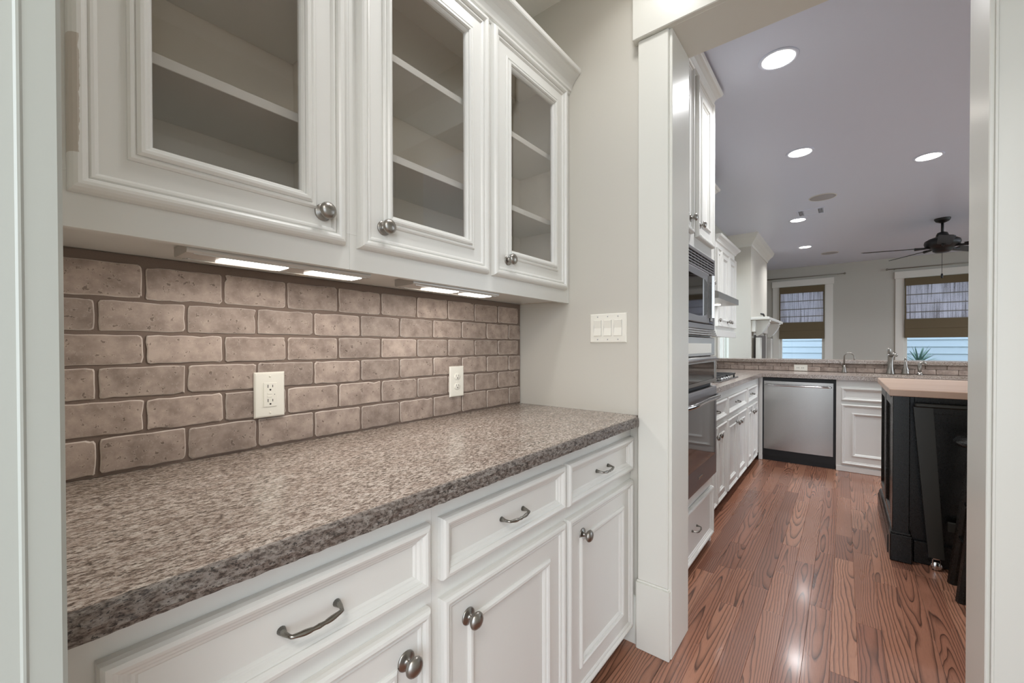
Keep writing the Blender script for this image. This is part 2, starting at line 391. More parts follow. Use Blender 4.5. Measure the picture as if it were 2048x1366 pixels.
# ------------------------------------------------------------------ setting: floor
CEIL = 2.77; XW = 1.625; XW2 = 1.815; YB = 1.25; YK = 1.30; YR = -4.0; XF = 10.10
floor = struct('floor', MB().box(-1.6, XF + .1, YR, YK + .1, -.06, -.0105), 'oak', 'red-brown oak strip floor with bold dark grain', 'floor')
def chamf(mb, x0, x1, y0, y1, z0, z1, b):    # board with its four top edges eased
    vs = [(x0, y0, z0), (x1, y0, z0), (x1, y1, z0), (x0, y1, z0), (x0, y0, z1 - b), (x1, y0, z1 - b), (x1, y1, z1 - b), (x0, y1, z1 - b),
          (x0 + b, y0 + b, z1), (x1 - b, y0 + b, z1), (x1 - b, y1 - b, z1), (x0 + b, y1 - b, z1)]
    return mb.add(vs, [(3, 2, 1, 0), (0, 1, 5, 4), (1, 2, 6, 5), (2, 3, 7, 6), (3, 0, 4, 7), (4, 5, 9, 8), (5, 6, 10, 9), (6, 7, 11, 10), (7, 4, 8, 11), (8, 9, 10, 11)])
PWD = .0826; y = -.9549; rowi = 0; nplank = 0
rng = random.Random(11)
while y < .80:
    x = -.5 - rng.random() * .6 if y < .70 else 1.0
    xe = 5.16 if y < .66 else 2.9
    while x < xe:
        L = rng.choice((.38, .6, .85, 1.1, 1.3, 1.6)) * rng.uniform(.85, 1.1); x1 = min(x + L, 5.16)
        if 5.16 - x1 < .2: x1 = 5.16
        c = ((x + x1) / 2, y + PWD / 2, 0)
        if not (x1 < 1.3 and y < -.62):
            obj('plank', chamf(MB(), x + .0004, x1 - .0004, y + .0003, y + PWD - .0003, -.010, rng.uniform(-.0002, 0), .0005), 'oak', floor, at=c); nplank += 1
        x = x1
    y += PWD

# ------------------------------------------------------------------ walls and ceilings
struct('wall_back', MB().box(.035, XW, YB, YB + .12, 0, CEIL), 'wall', 'greige pantry back wall behind the cabinets', 'wall')
we = MB()
we.box(XW, XW2, .5285, YB + .12, 0, CEIL); we.box(XW, XW2, -.95, -.31, 0, CEIL); we.box(XW, XW2, -.31, .5285, 2.42, CEIL)
struct('wall_end', we, 'wall', 'greige end wall with the light switch and cased opening', 'wall')
wn_ = MB(); wn_.box(-.13, .035, .485, YB + .12, 0, CEIL); wn_.box(-.13, .035, -.63, .485, 2.40, CEIL)
struct('wall_near', wn_, 'trim', 'pale wall edge beside the camera at the left of the cabinets', 'wall')
# near jamb lining with its stop
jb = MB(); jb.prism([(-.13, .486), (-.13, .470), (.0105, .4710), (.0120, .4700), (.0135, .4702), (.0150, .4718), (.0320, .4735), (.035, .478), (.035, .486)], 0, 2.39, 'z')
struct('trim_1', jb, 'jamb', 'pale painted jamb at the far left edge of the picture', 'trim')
wp = MB(); wp.box(-.13, .48, -.75, -.63, 0, CEIL); wp.box(1.30, XW, -.75, -.63, 0, CEIL); wp.box(.48, 1.30, -.75, -.63, 2.06, CEIL)
struct('wall_right', wp, 'wall', 'pantry wall opposite the cabinets, out of frame', 'wall')
struct('ceiling', MB().box(-1.6, XW2, YR, YK + .12, CEIL, CEIL + .1), 'ceil', 'white pantry ceiling', 'ceiling')
struct('ceiling_kitchen', MB().box(XW2, XF + .12, YR, YK + .12, CEIL, CEIL + .1), 'ceilk', 'pale lavender-grey kitchen ceiling with recessed lights', 'ceiling')
# panel door opposite (mirrored in the cabinet glass)
dr = MB().box(.50, 1.28, -.70, -.665, .01, 2.04); d1 = struct('door_1', dr, 'trim', 'white panelled door opposite the cabinets', 'door')
for zz0, zz1 in ((.2, .9), (1.05, 1.92)):
    for xx in (.60, .93):
        struct('panel', MB().mould((xx, -.665, zz0), (1, 0, 0), (0, 0, 1), (0, 1, 0), .26, zz1 - zz0, [(0, 0), (.002, .008), (.02, .009), (.03, .002), (.05, .007)]), 'trim', parent=d1)
c = MB(); c.box(.38, .49, -.63, -.605, 0, 2.05, .002); c.box(1.29, 1.40, -.63, -.605, 0, 2.05, .002); c.box(.36, 1.42, -.63, -.60, 2.05, 2.21, .002)
struct('trim_2', c, 'trim', 'white casing round the door opposite the cabinets', 'trim')

# cased opening to the kitchen
c = MB(); c.box(1.600, XW - .0005, .519, .637, .272, 2.400, .003)
struct('trim_3', c, 'trim', 'wide flat left casing board of the kitchen opening', 'trim')
c = MB(); c.prism([(1.5925, .514), (1.5925, .638), (1.596, .643), (XW - .0005, .643), (XW - .0005, .5125), (1.596, .5115)], .001, .264, 'z'); c.box(1.597, XW - .0005, .516, .640, .264, .272, .002)
struct('trim_4', c, 'trim', 'plain plinth block under the left casing of the opening', 'trim')
c = MB(); c.box(1.611, XW2 + .012, .5075, .528, .001, 2.400, .002)
struct('trim_5', c, 'trim', 'left jamb lining of the kitchen opening', 'trim')
c = MB(); c.box(1.585, XW - .0005, -.44, .655, 2.401, 2.575, .003); c.box(1.5925, XW - .0005, -.44, .662, 2.575, 2.60, .002); c.box(1.606, XW2 + .012, -.309, .5285, 2.4005, 2.4195, .001)
struct('trim_6', c, 'trim', 'deep white head casing across the top of the kitchen opening', 'trim')
c = MB(); c.box(1.613, XW2 + .012, -.309, -.290, .001, 2.400, .002)
struct('trim_7', c, 'trim', 'right jamb lining of the kitchen opening', 'trim')
c = MB(); c.box(1.600, XW - .0005, -.430, -.2985, .001, 2.400, .003); c.box(1.598, 1.606, -.304, -.2985, .001, 2.400, .001)
struct('trim_8', c, 'trim', 'right casing board of the opening at the right edge of the picture', 'trim')
c = MB(); c.prism([(1.610, .0), (1.610, .150), (1.613, .160), (1.613, .185), (1.620, .192), (XW - .0005, .192), (XW - .0005, 0)], .643, .70, 'y')
struct('baseboard_end', c, 'trim', 'short white baseboard between base cabinet and plinth', 'baseboard')

# kitchen shell
KW = MB()
KW.box(XW2, 6.02, YK, YK + .12, 0, CEIL); KW.box(6.98, XF, YK, YK + .12, 0, CEIL); KW.box(6.02, 6.98, YK, YK + .12, 0, .92); KW.box(6.02, 6.98, YK, YK + .12, 2.25, CEIL)
struct('wall_kitchen_left', KW, 'wallk', 'grey kitchen wall behind the oven tower and wall cabinets', 'wall')
FWL = MB(); ZS, ZT = .90, 2.39
for a, b in ((1.03, YK + .12), (-.83, .287), (YR, -1.70)): FWL.box(XF, XF + .14, a, b, 0, CEIL)
for a, b in ((.287, 1.03), (-1.70, -.83)): FWL.box(XF, XF + .14, a, b, 0, ZS); FWL.box(XF, XF + .14, a, b, ZT, CEIL)
struct('wall_far', FWL, 'wallk', 'grey-green far wall with two shaded windows', 'wall')
rw = MB(); rw.box(XW2, 3.0, YR - .12, YR, 0, CEIL); rw.box(3.0, 9.0, YR - .12, YR, 2.55, CEIL); rw.box(3, 9, YR - .12, YR, 0, .1); rw.box(9, XF, YR - .12, YR, 0, CEIL)  # wide opening added to let more daylight into the kitchen
struct('wall_kitchen_right', rw, 'wallk', 'kitchen wall out of frame with a wide opening added for daylight', 'wall')
struct('wall_kitchen_near', MB().box(XW2 - .1, XW2, YR, -.96, 0, CEIL), 'wallk', 'kitchen wall out of frame beside the opening', 'wall')

def far_window(idx, y0, y1, lab):
    cas = MB()
    cas.box(XF - .022, XF - .0005, y1, y1 + .115, ZS - .1, ZT, .002); cas.box(XF - .022, XF - .0005, y0 - .125, y0, ZS - .1, ZT, .002)
    w = struct('window_%d' % idx, cas, 'trim', lab, 'window')
    struct('window_head', MB().box(XF - .035, XF - .0005, y0 - .14, y1 + .13, ZT, ZT + .125, .003), 'trim', parent=w)
    struct('sill', MB().box(XF - .06, XF + .10, y0 - .14, y1 + .13, ZS - .03, ZS, .003), 'trim', parent=w)
    fr = MB(); e = .045
    fr.box(XF + .03, XF + .08, y0, y0 + e, ZS, ZT); fr.box(XF + .03, XF + .08, y1 - e, y1, ZS, ZT); fr.box(XF + .03, XF + .08, y0, y1, ZS, ZS + e); fr.box(XF + .03, XF + .08, y0, y1, ZT - e, ZT)
    fr.box(XF + .03, XF + .08, y0, y1, 1.62, 1.66)
    struct('sash', fr, 'trim', parent=w)
    struct('pane', MB().box(XF + .05, XF + .056, y0 + e, y1 - e, ZS + e, ZT - e), 'wglass', parent=w)
    return w
far_window(1, .287, 1.03, 'white-cased window behind the left roman shade')
far_window(2, -1.70, -.83, 'white-cased window behind the right roman shade')
# window in the left wall, beyond the wall cabinets
cas = MB(); cas.box(5.92, 6.02, YK - .022, YK - .0005, .9, 2.25, .002); cas.box(6.98, 7.08, YK - .022, YK - .0005, .9, 2.25, .002); cas.box(5.90, 7.10, YK - .03, YK - .0005, 2.25, 2.37, .002)
w3 = struct('window_3', cas, 'trim', 'bright narrow window seen under the far wall cabinets', 'window')
fr = MB()
for a, b in ((6.02, 6.07), (6.47, 6.53), (6.93, 6.98)): fr.box(a, b, YK + .03, YK + .08, .92, 2.25)
fr.box(6.02, 6.98, YK + .03, YK + .08, .92, .97); fr.box(6.02, 6.98, YK + .03, YK + .08, 2.2, 2.25); struct('sash', fr, 'trim', parent=w3)
for a, b in ((6.07, 6.47), (6.53, 6.93)): struct('pane', MB().box(a, b, YK + .05, YK + .056, .97, 2.2), 'wglass', parent=w3)

# ------------------------------------------------------------------ outside
gr = single('ground', MB().box(-6, 22, -12, 12, -.35, -.30), 'grass', 'ground outside the windows', 'ground'); gr['kind'] = 'structure'
hs = thing('neighbor_house', 'pale blue lap-sided house wall seen through the far windows', 'house', (12.3, -.5, -.3))
obj('wall', MB().box(12.34, 12.5, -3.4, 3.2, -.3, 3.6), 'siding', hs)
for i in range(26):
    z = -.3 + i * .148
    b = MB(); b.prism([(12.315, z), (12.338, z), (12.338, z + .165), (12.333, z + .165)], -3.4, 3.2, 'y'); obj('board', b, 'siding', hs)
yu = thing('yucca_plant', 'spiky grey-green yucca outside the right far window', 'plant', (11.0, -1.11, -.3))
obj('stem', MB().tube([(11.0, -1.11, -.3), (11.0, -1.105, .3), (11.0, -1.11, .88)], [.05, .045, .03], 10), 'toe', yu)
rg_ = random.Random(4)
for i in range(34):
    a = rg_.uniform(0, 6.28); el = rg_.uniform(.15, 1.35); L = rg_.uniform(.32, .44)
    d = Vector((math.cos(a) * math.cos(el), math.sin(a) * math.cos(el), math.sin(el))); s_ = Vector((-math.sin(a), math.cos(a), 0))
    o_ = Vector((11.0, -1.11, .86)); n_ = d.cross(s_); vs = []
    for k, wd in ((0, .014), (.4, .018), (.8, .010)):
        q = o_ + d * L * k - Vector((0, 0, .05 * k * k)); vs += [q - s_ * wd, q + n_ * .003, q + s_ * wd, q - n_ * .003]
    q = o_ + d * L - Vector((0, 0, .05)); vs.append(q)
    fs = [(j * 4 + k, j * 4 + (k + 1) % 4, j * 4 + 4 + (k + 1) % 4, j * 4 + 4 + k) for j in (0, 1) for k in range(4)] + [(8 + k, 8 + (k + 1) % 4, 12) for k in range(4)] + [(3, 2, 1, 0)]
    obj('leaf', MB().add(vs, fs), 'leaf', yu)

# ------------------------------------------------------------------ pantry wall cabinets
YF = .965
def door(parent, O, U, N, w, h, prof, mat='cab', glass=False, knob=None, rot=0, name='door', pull=None):
    V = (0, 0, 1); mb = MB().mould(O, U, V, N, w, h, prof, hole=glass)
    d = obj(name, mb, mat, parent)
    if glass:
        i = prof[-1][0]; a = Vector(O) + Vector(U) * (i - .004) + Vector(V) * (i - .004) + Vector(N) * -.001
        g = MB(); q = [a, a + Vector(U) * (w - 2 * i + .008), a + Vector(U) * (w - 2 * i + .008) + Vector(V) * (h - 2 * i + .008), a + Vector(V) * (h - 2 * i + .008)]
        nn = Vector(N) * .003; g.add([tuple(x) for x in q] + [tuple(x + nn) for x in q], [(0, 1, 2, 3), (7, 6, 5, 4), (0, 4, 5, 1), (1, 5, 6, 2), (2, 6, 7, 3), (3, 7, 4, 0)])
        obj('glass_pane', g, 'glass', d)
    hq = .009 if glass else .0105
    if knob: share('knob', KNOB, d, Vector(O) + Vector(U) * knob[0] + Vector(V) * knob[1] + Vector(N) * hq, rot)
    if pull: share('pull_handle', PULL, d, Vector(O) + Vector(U) * pull[0] + Vector(V) * pull[1] + Vector(N) * .004, rot)
    return d

def wall_cab(x0, x1, label, doors, stiles):
    t_ = thing('wall_cabinet', label, 'cabinet', (x0, YF, 1.393))
    b = MB(); zt = 2.40; th = .018
    b.box(x0, x0 + th, YF + .0205, 1.2365, 1.406, zt); b.box(x1 - th, x1, YF + .0205, 1.2365, 1.406, zt)
    b.box(x0 + th, x1 - th, YF + .0205, 1.2365, zt - th, zt); b.box(x0 + th, x1 - th, 1.229, 1.2365, 1.4245, zt - th)
    obj('body', b, 'cab_in', t_)
    obj('bottom_panel', MB().box(x0 + th + .0005, x1 - th - .0005, YF + .0205, 1.2365, 1.406, 1.424), 'cab', t_)
    f = MB(); f.box(x0, x1, YF, YF + .02, 1.393, 1.482, .0008); f.box(x0, x1, YF, YF + .02, 2.292, zt, .0008)
    for a, c_ in stiles: f.box(a, c_, YF, YF + .02, 1.482, 2.292)
    obj('face_frame', f, 'cab', t_)
    for z in (1.722, 2.003):
        obj('shelf', MB().box(x0 + th + .001, x1 - th - .001, .992, 1.228, z, z + .021, .001), 'cab', t_)
    for (a, w, kx, mt) in doors:
        door(t_, (a, YF - .0003, 1.449), (1, 0, 0), (0, -1, 0), w, 2.322 - 1.449, P_UP, mt, True, (kx, .066))
    return t_
wall_cab(.037, .560, 'white glass-door wall cabinet nearest the left edge, with a filler-patched door', [(.075, .468, .412, 'cabpatch')], [(.037, .12), (.505, .560)])
wall_cab(.5605, XW - .002, 'white wall cabinet with two glass doors beside the switch wall', [(.579, .490, .074, 'cab'), (1.093, .491, .084, 'cab')], [(.5605, .62), (1.03, 1.13), (1.54, XW - .002)])
cr_ = MB(); cr_.prism([(YF - .0005, 2.324), (.9595, 2.326), (.957, 2.334), (.952, 2.337), (.9505, 2.345), (.945, 2.358), (.935, 2.372), (.924, 2.383), (.915, 2.389), (.913, 2.395), (.907, 2.397), (.9045, 2.402), (.9045, 2.416), (YF + .02, 2.416), (YF + .02, 2.4005), (YF - .0005, 2.4005)], .037, XW - .001, 'x')
single('crown_molding', cr_, 'cab', 'white crown molding along the top of the pantry wall cabinets', 'molding')

# under-cabinet light bars
def bar(x0, x1, lenses, label):
    t_ = thing('light_bar', label, 'light', ((x0 + x1) / 2, 1.03, 1.405), 'under-cabinet light bars')
    b = MB(); b.prism([(.9875, 1.4055), (.9875, 1.388), (.991, 1.384), (1.073, 1.384), (1.078, 1.388), (1.078, 1.4055)], x0, x1, 'x')
    obj('housing', b, 'alu', t_)
    rim = MB(); rim.box(x0 + .012, x1 - .012, .9915, .9945, 1.3822, 1.3842); rim.box(x0 + .012, x1 - .012, 1.066, 1.069, 1.3822, 1.3842); obj('rim', rim, 'alu', t_)
    for a, b_ in lenses:
        obj('lens', MB().box(a, b_, 1.003, 1.053, 1.3815, 1.3845, .001), 'lensw', t_)
        area('under_cabinet_glow', ((a + b_) / 2, 1.028, 1.3805), b_ - a - .004, UNDER_CAB, (1, .93, .86), sy=.045)
    for x in (x0 + .02, x1 - .02):
        for y_ in (.9985, 1.0605): obj('screw', MB().lathe([(.0032, 0), (.0028, .0015), (.0001, .002)], (x, y_, 1.3842), (0, 0, -1), 10), 'chrome', t_)
bar(.235, .635, ((.300, .430), (.487, .617)), 'slim aluminium light bar under the left wall cabinet, two lit lenses')
bar(.775, 1.165, ((.855, .975), (1.020, 1.140)), 'slim aluminium light bar under the right wall cabinet, two lit lenses')

# ------------------------------------------------------------------ backsplash
bs = thing('tile_backsplash', 'tumbled travertine subway tile backsplash above the pantry countertop', 'backsplash', (.8, 1.245, .922))
obj('grout', MB().box(.036, XW - .002, 1.2425, 1.2495, .9225, 1.4055), 'grout', bs)
rt = random.Random(21)
def tile_mesh(w, h, y, rough=1.0):
    """rounded, slightly ragged stone face: outline ring, worn arris, flat face"""
    out = []; cr0 = .0055
    for cx, cz, a0 in ((w / 2, h / 2, 0), (-w / 2, h / 2, 90), (-w / 2, -h / 2, 180), (w / 2, -h / 2, 270)):
        rr_ = cr0 * rt.uniform(.6, 1.5)
        for k in range(3):
            a = math.radians(a0 + 45 * k); sx_ = 1 if cx > 0 else -1; sz_ = 1 if cz > 0 else -1
            out.append([cx - sx_ * rr_ + rr_ * math.cos(a), cz - sz_ * rr_ + rr_ * math.sin(a)])
        # points along the following side
        n_ = 6 if (a0 in (0, 180)) else 3
        nx_ = {0: (-w / 2, h / 2), 90: (-w / 2, -h / 2), 180: (w / 2, -h / 2), 270: (w / 2, h / 2)}[a0]
        for k in range(1, n_ + 1):
            f_ = k / (n_ + 1); out.append([cx + (nx_[0] - cx) * f_, cz + (nx_[1] - cz) * f_])
    for q in out: 
        q[0] += rt.gauss(0, .00065) * rough; q[1] += rt.gauss(0, .00065) * rough
    for _ in range(rt.choice((0, 1, 1, 2)) if rough == 1 else 0):
        q = rt.choice(out); q[0] *= .972; q[1] *= .93
    n = len(out); vs = []
    for ins, dy in ((0, 0), (.0, -.0022), (.0022, -.0040)):
        for a, b in out: vs.append((a - math.copysign(min(ins, abs(a)), a), dy, b - math.copysign(min(ins, abs(b)), b)))
    mb = MB(); fs = [(j * n + k, j * n + (k + 1) % n, (j + 1) * n + (k + 1) % n, (j + 1) * n + k) for j in (0,) for k in range(n)]
    mb.add(vs, fs, 0)
    mb.add([vs[i] for i in range(n, 3 * n)], [(k, (k + 1) % n, n + (k + 1) % n, n + k) for k in range(n)], 1)
    mb.add([vs[i] for i in range(2 * n, 3 * n)], [tuple(range(n))], 0)
    return mb
rows = [(.929, 1.0035), (1.011, 1.0815), (1.089, 1.1555), (1.163, 1.2275), (1.235, 1.3015), (1.310, 1.384)]
edgesA = [.061 + .1545 * k for k in range(-1, 12)]; edgesB = [.138 + .1545 * k for k in range(-1, 12)]
for ri, (z0, z1) in enumerate(rows):
    ed = edgesB if ri % 2 == 0 else edgesA
    for a, b in zip(ed[:-1], ed[1:]):
        a0 = max(a + .0033, .040); b0 = min(b - .0033, XW - .006)
        if b0 - a0 < .012: continue
        loc = ((a0 + b0) / 2, 1.2425, (z0 + z1) / 2 + rt.uniform(-.0008, .0008))
        mb = tile_mesh(b0 - a0, z1 - z0, 0); me = finish('tile', 'tile', mb, [M['tile'], M['tileedge']], Vector((0, 0, 0)))
        o = bpy.data.objects.new('tile', me); COL.objects.link(o); o.parent = bs; o.location = Vector(loc) - wloc(bs); o.rotation_euler = (rt.gauss(0, .006), rt.gauss(0, .004), rt.gauss(0, .005))

# outlets
def outlet(x, z, label, gfci):
    w, h = .078, .124; Y = 1.2362
    t_ = thing('wall_outlet', label, 'outlet', (x, Y, z))
    obj('cover_plate', MB().mould((x - w / 2, Y, z - h / 2), (1, 0, 0), (0, 0, 1), (0, -1, 0), w, h, [(0, 0), (0, .002), (.003, .0055), (.006, .006)]), 'plate', t_)
    if gfci:
        obj('receptacle', MB().mould((x - .0170, Y - .006, z - .033), (1, 0, 0), (0, 0, 1), (0, -1, 0), .034, .066, [(0, 0), (.0005, .0018), (.001, .002)]), 'plate', t_)
        bt = MB(); bt.box(x - .008, x + .004, Y - .0090, Y - .0078, z + .001, z + .006, .0005); bt.box(x - .008, x + .004, Y - .0090, Y - .0078, z - .007, z - .002, .0005); obj('test_button', bt, 'plate', t_)
        zs = (z + .020, z - .019); yy_ = Y - .0078
        obj('indicator', MB().lathe([(.0014, 0), (.0001, .0012)], (x + .011, yy_, z), (0, -1, 0), 8), 'slot', t_)
    else:
        for dz in (.0195, -.0195): obj('receptacle', MB().lathe([(.0172, 0), (.0170, .0015), (.016, .002)], (x, Y - .006, z + dz), (0, -1, 0), 20, sc=(.82, 1)), 'plate', t_)
        zs = (z + .0205, z - .0185); yy_ = Y - .0078
    sl = MB()
    for zz in zs:
        sl.box(x - .0070, x - .0052, yy_ - .0005, yy_ + .0004, zz - .001, zz + .0075); sl.box(x + .0052, x + .0068, yy_ - .0005, yy_ + .0004, zz, zz + .0065)
        sl.lathe([(.0024, 0), (.0024, .0005)], (x, yy_, zz - .0065), (0, -1, 0), 12, sm=False)
    obj('slots', sl, 'slot', t_)
    for zz in ((z + .050, z - .050) if gfci else (z,)):
        obj('screw', MB().lathe([(.0030, 0), (.0026, .001), (.0001, .0013)], (x, Y - .006, zz), (0, -1, 0), 12), 'plate', t_)
outlet(.476, 1.069, 'white ground-fault outlet with rectangular face, on the left of the pantry backsplash', True)
outlet(1.185, 1.058, 'white duplex outlet with round sockets, on the right of the pantry backsplash', False)

# triple rocker switch on the end wall
sw = thing('light_switch', 'white three-gang rocker switch on the end wall beside the counter', 'switch', (XW, .775, 1.277))
y0, z0 = .692, 1.215
obj('cover_plate', MB().mould((XW - .0005, .858, z0), (0, -1, 0), (0, 0, 1), (-1, 0, 0), .166, .123, [(0, 0), (0, .002), (.003, .0055), (.006, .006)]), 'plate', sw)
for k in range(3):
    yc = .775 + (1 - k) * .046
    obj('rocker', MB().prism([(XW - .006, 1.277 - .033), (XW - .0105, 1.277 - .032), (XW - .0075, 1.277), (XW - .0115, 1.277 + .032), (XW - .006, 1.277 + .033)][::-1], yc - .0165, yc + .0165, 'y'), 'plate', sw)
    rs = MB(); 
    for s_ in (-1, 1): rs.box(XW - .0067, XW - .0060, yc + s_ * .0176 - .0006, yc + s_ * .0176 + .0006, 1.277 - .034, 1.277 + .034)
    obj('rocker_frame', rs, 'grille', sw)
    for s_ in (-1, 1): obj('screw', MB().lathe([(.0028, 0), (.0024, .001), (.0001, .0013)], (XW - .0063, yc, 1.277 + s_ * .048), (-1, 0, 0), 10), 'grille', sw)

# ------------------------------------------------------------------ pantry countertop with chiselled front edge
ct = MB(); rc = random.Random(5); nX = 200; ZT_, ZB_ = .922, .884
from mathutils import noise as mn
prof = [(0.0, 0.0), (-.004, -.0012), (-.0068, -.006), (-.0075, -.013), (-.0078, -.021), (-.0076, -.029), (-.006, -.036), (0, -.038)]
gridv = []
for i in range(nX + 1):
    x = .0365 + (XW - .002 - .0365) * i / nX; row = []
    for j, (dy, dz) in enumerate(prof):
        k = 0 if j in (0, len(prof) - 1) else 1
        n1_ = mn.noise(Vector((x * 45, j * 1.1, 0))) * .0026 + mn.noise(Vector((x * 110, j * 2.3, 5))) * .0016
        e = mn.noise(Vector((x * 60, 9.1, 0))) * .0022
        row.append((x, .6325 + .0165 * min(1, max(0, (x - 1.585) / .012)) + dy + n1_ * k + (e if j == 0 else 0), ZT_ + dz + (mn.noise(Vector((x * 70, j, 8))) * .0012 if 0 < j < 7 else 0)))
    gridv.append(row)
vs = [p for r in gridv for p in r]; n = len(prof)
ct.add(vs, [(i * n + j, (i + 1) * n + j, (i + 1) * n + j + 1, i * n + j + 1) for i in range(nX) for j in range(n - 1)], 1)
top = [r[0] for r in gridv] + [(XW - .002, 1.2415, ZT_), (.0365, 1.2415, ZT_)]
bot = [(r[-1][0], r[-1][1], ZB_) for r in gridv] + [(XW - .002, 1.2415, ZB_), (.0365, 1.2415, ZB_)]
N_ = len(top); ct.add(top, [tuple(range(N_))], 0); ct.add(bot, [tuple(range(N_ - 1, -1, -1))], 0)
ct.add([top[-1], top[-2], bot[-2], bot[-1]], [(0, 1, 2, 3)], 0)
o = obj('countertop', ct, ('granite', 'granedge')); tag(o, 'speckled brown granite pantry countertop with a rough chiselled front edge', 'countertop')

# ------------------------------------------------------------------ pantry base cabinets
YL = .677
def base_cab(x0, x1, label, units, stiles):
    t_ = thing('base_cabinet', label, 'cabinet', (x0, YL, 0))
    b = MB(); th = .018
    b.box(x0, x0 + th, YL + .0205, 1.240, .0005, .883); b.box(x1 - th, x1, YL + .0205, 1.240, .0005, .883); b.box(x0 + th, x1 - th, YL + .0205, 1.24, .07, .09); b.box(x0 + th, x1 - th, 1.22, 1.24, .09, .883)
    obj('body', b, 'cab', t_)
    f = MB(); f.box(x0, x1, YL, YL + .02, .812, .883); f.box(x0, x1, YL, YL + .02, .64, .72); f.box(x0, x1, YL, YL + .02, .045, .10)
    for a, c_ in stiles: f.box(a, c_, YL, YL + .02, .10, .64); f.box(a, c_, YL, YL + .02, .72, .812)
    obj('face_frame', f, 'cab', t_)
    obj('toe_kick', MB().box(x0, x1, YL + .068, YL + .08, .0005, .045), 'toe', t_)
    for a, w, kx in units:
        door(t_, (a, YL - .0003, .702), (1, 0, 0), (0, -1, 0), w, .134, P_DRAW, name='drawer', pull=(w / 2 + .003, .062))
        door(t_, (a, YL - .0003, .070), (1, 0, 0), (0, -1, 0), w, .592, P_DOOR, knob=(kx, .515))
base_cab(.037, .575, 'white base cabinet at the lower left corner with one wide drawer over a door', [(.071, .489, .430)], [(.037, .10), (.53, .575)])
base_cab(.5755, XW - .002, 'white base cabinet with two drawers over two doors, next to the kitchen opening', [(.592, .499, .082), (1.107, .503, .098)], [(.5755, .64), (1.05, 1.15), (1.57, XW - .002)])

# ------------------------------------------------------------------ ceiling fittings
def can(x, y, label, power, group, seen=True):
    t_ = thing('recessed_light', label, 'light', (x, y, CEIL), group)
    obj('trim_ring', MB().lathe([(.078, .0005), (.096, .0005), (.095, .004), (.088, .006), (.078, .005), (.078, .0005)], (x, y, CEIL), (0, 0, -1), 32), 'ceilk', t_)
    obj('lens', MB().lathe([(.0775, .0008), (.0775, .003), (.05, .0045), (.0001, .005)], (x, y, CEIL), (0, 0, -1), 32), 'lensk', t_)
    area('can_light', (x, y, CEIL - .0075), .14, power, (.97, .98, 1), spread=math.radians(135))
G = 'recessed ceiling lights in the kitchen'
for x, y, l in ((2.702, .285, 'large lit recessed light nearest the opening, top of the kitchen ceiling'), (4.112, .283, 'lit recessed light second from the opening on the left of the kitchen ceiling'),
                (4.871, -.543, 'lit recessed light at the right of the kitchen ceiling'), (6.293, .451, 'lit recessed light beside the ceiling vent'), (8.077, .485, 'farthest lit recessed light, beyond the ceiling vent')):
    can(x, y, l, KITCHEN_CAN, G)
for x, y, l in ((3.4, -2.7, 'recessed light out of frame over the near right of the kitchen'), (6.3, -2.0, 'recessed light out of frame over the middle right of the kitchen'), (8.4, -2.2, 'recessed light out of frame over the far right of the kitchen')):
    can(x, y, l, KITCHEN_CAN, G)
can(.80, .60, 'recessed light in the pantry ceiling, out of frame', PANTRY_CAN, 'recessed ceiling lights in the pantry')
can(1.30, .56, 'recessed light in the pantry ceiling near the end wall, out of frame', PANTRY_CAN * .4, 'recessed ceiling lights in the pantry')
pl = thing('added_fill_panel', 'added square fill light panel behind the camera, unseen', 'light', (-.95, -.6, CEIL))  # unseen panel added as soft frontal fill for the cabinets
obj('frame', MB().box(-1.37, -.53, -1.02, -.18, CEIL - .03, CEIL - .0005, .004), 'trim', pl)
obj('diffuser', MB().box(-1.34, -.56, -.99, -.21, CEIL - .034, CEIL - .0305), 'lensw', pl)
area('added_fill_light', (-.95, -.6, CEIL - .04), .76, 17, (1, .985, .965), sy=.76)

for x, y, l in ((5.49, .18, 'round grey ceiling speaker nearer the opening'), (8.86, .19, 'round grey ceiling speaker far away near the windows')):
    s_ = thing('ceiling_speaker', l, 'speaker', (x, y, CEIL), 'round ceiling speakers')
    obj('bezel', MB().lathe([(.112, .0005), (.120, .0005), (.119, .004), (.112, .005), (.112, .0005)], (x, y, CEIL), (0, 0, -1), 32), 'trim', s_)
    obj('grille', MB().lathe([(.1115, .0008), (.1115, .003), (.08, .005), (.0001, .006)], (x, y, CEIL), (0, 0, -1), 32), 'grille', s_)
v_ = thing('ceiling_vent', 'white rectangular ceiling air vent with dark louvers', 'vent', (5.94, .31, CEIL))
obj('frame', MB().mould((5.87, .170, CEIL - .0005), (1, 0, 0), (0, 1, 0), (0, 0, -1), .26, .27, [(0, 0), (.003, .006), (.018, .007), (.021, .001)]), 'ceilk', v_)
obj('middle_panel', MB().box(5.893, 6.107, .235, .375, CEIL - .0060, CEIL - .0020, .001), 'ceilk', v_)
obj('backing', MB().box(5.892, 6.108, .192, .2345, CEIL - .0032, CEIL - .0018).box(5.892, 6.108, .3755, .418, CEIL - .0032, CEIL - .0018), 'slot', v_)
for y_ in (.198, .211, .224, .381, .394, .407): obj('louver', MB().box(5.894, 6.106, y_ - .0025, y_ + .0025, CEIL - .0080, CEIL - .0045, .001), 'ceilk', v_)

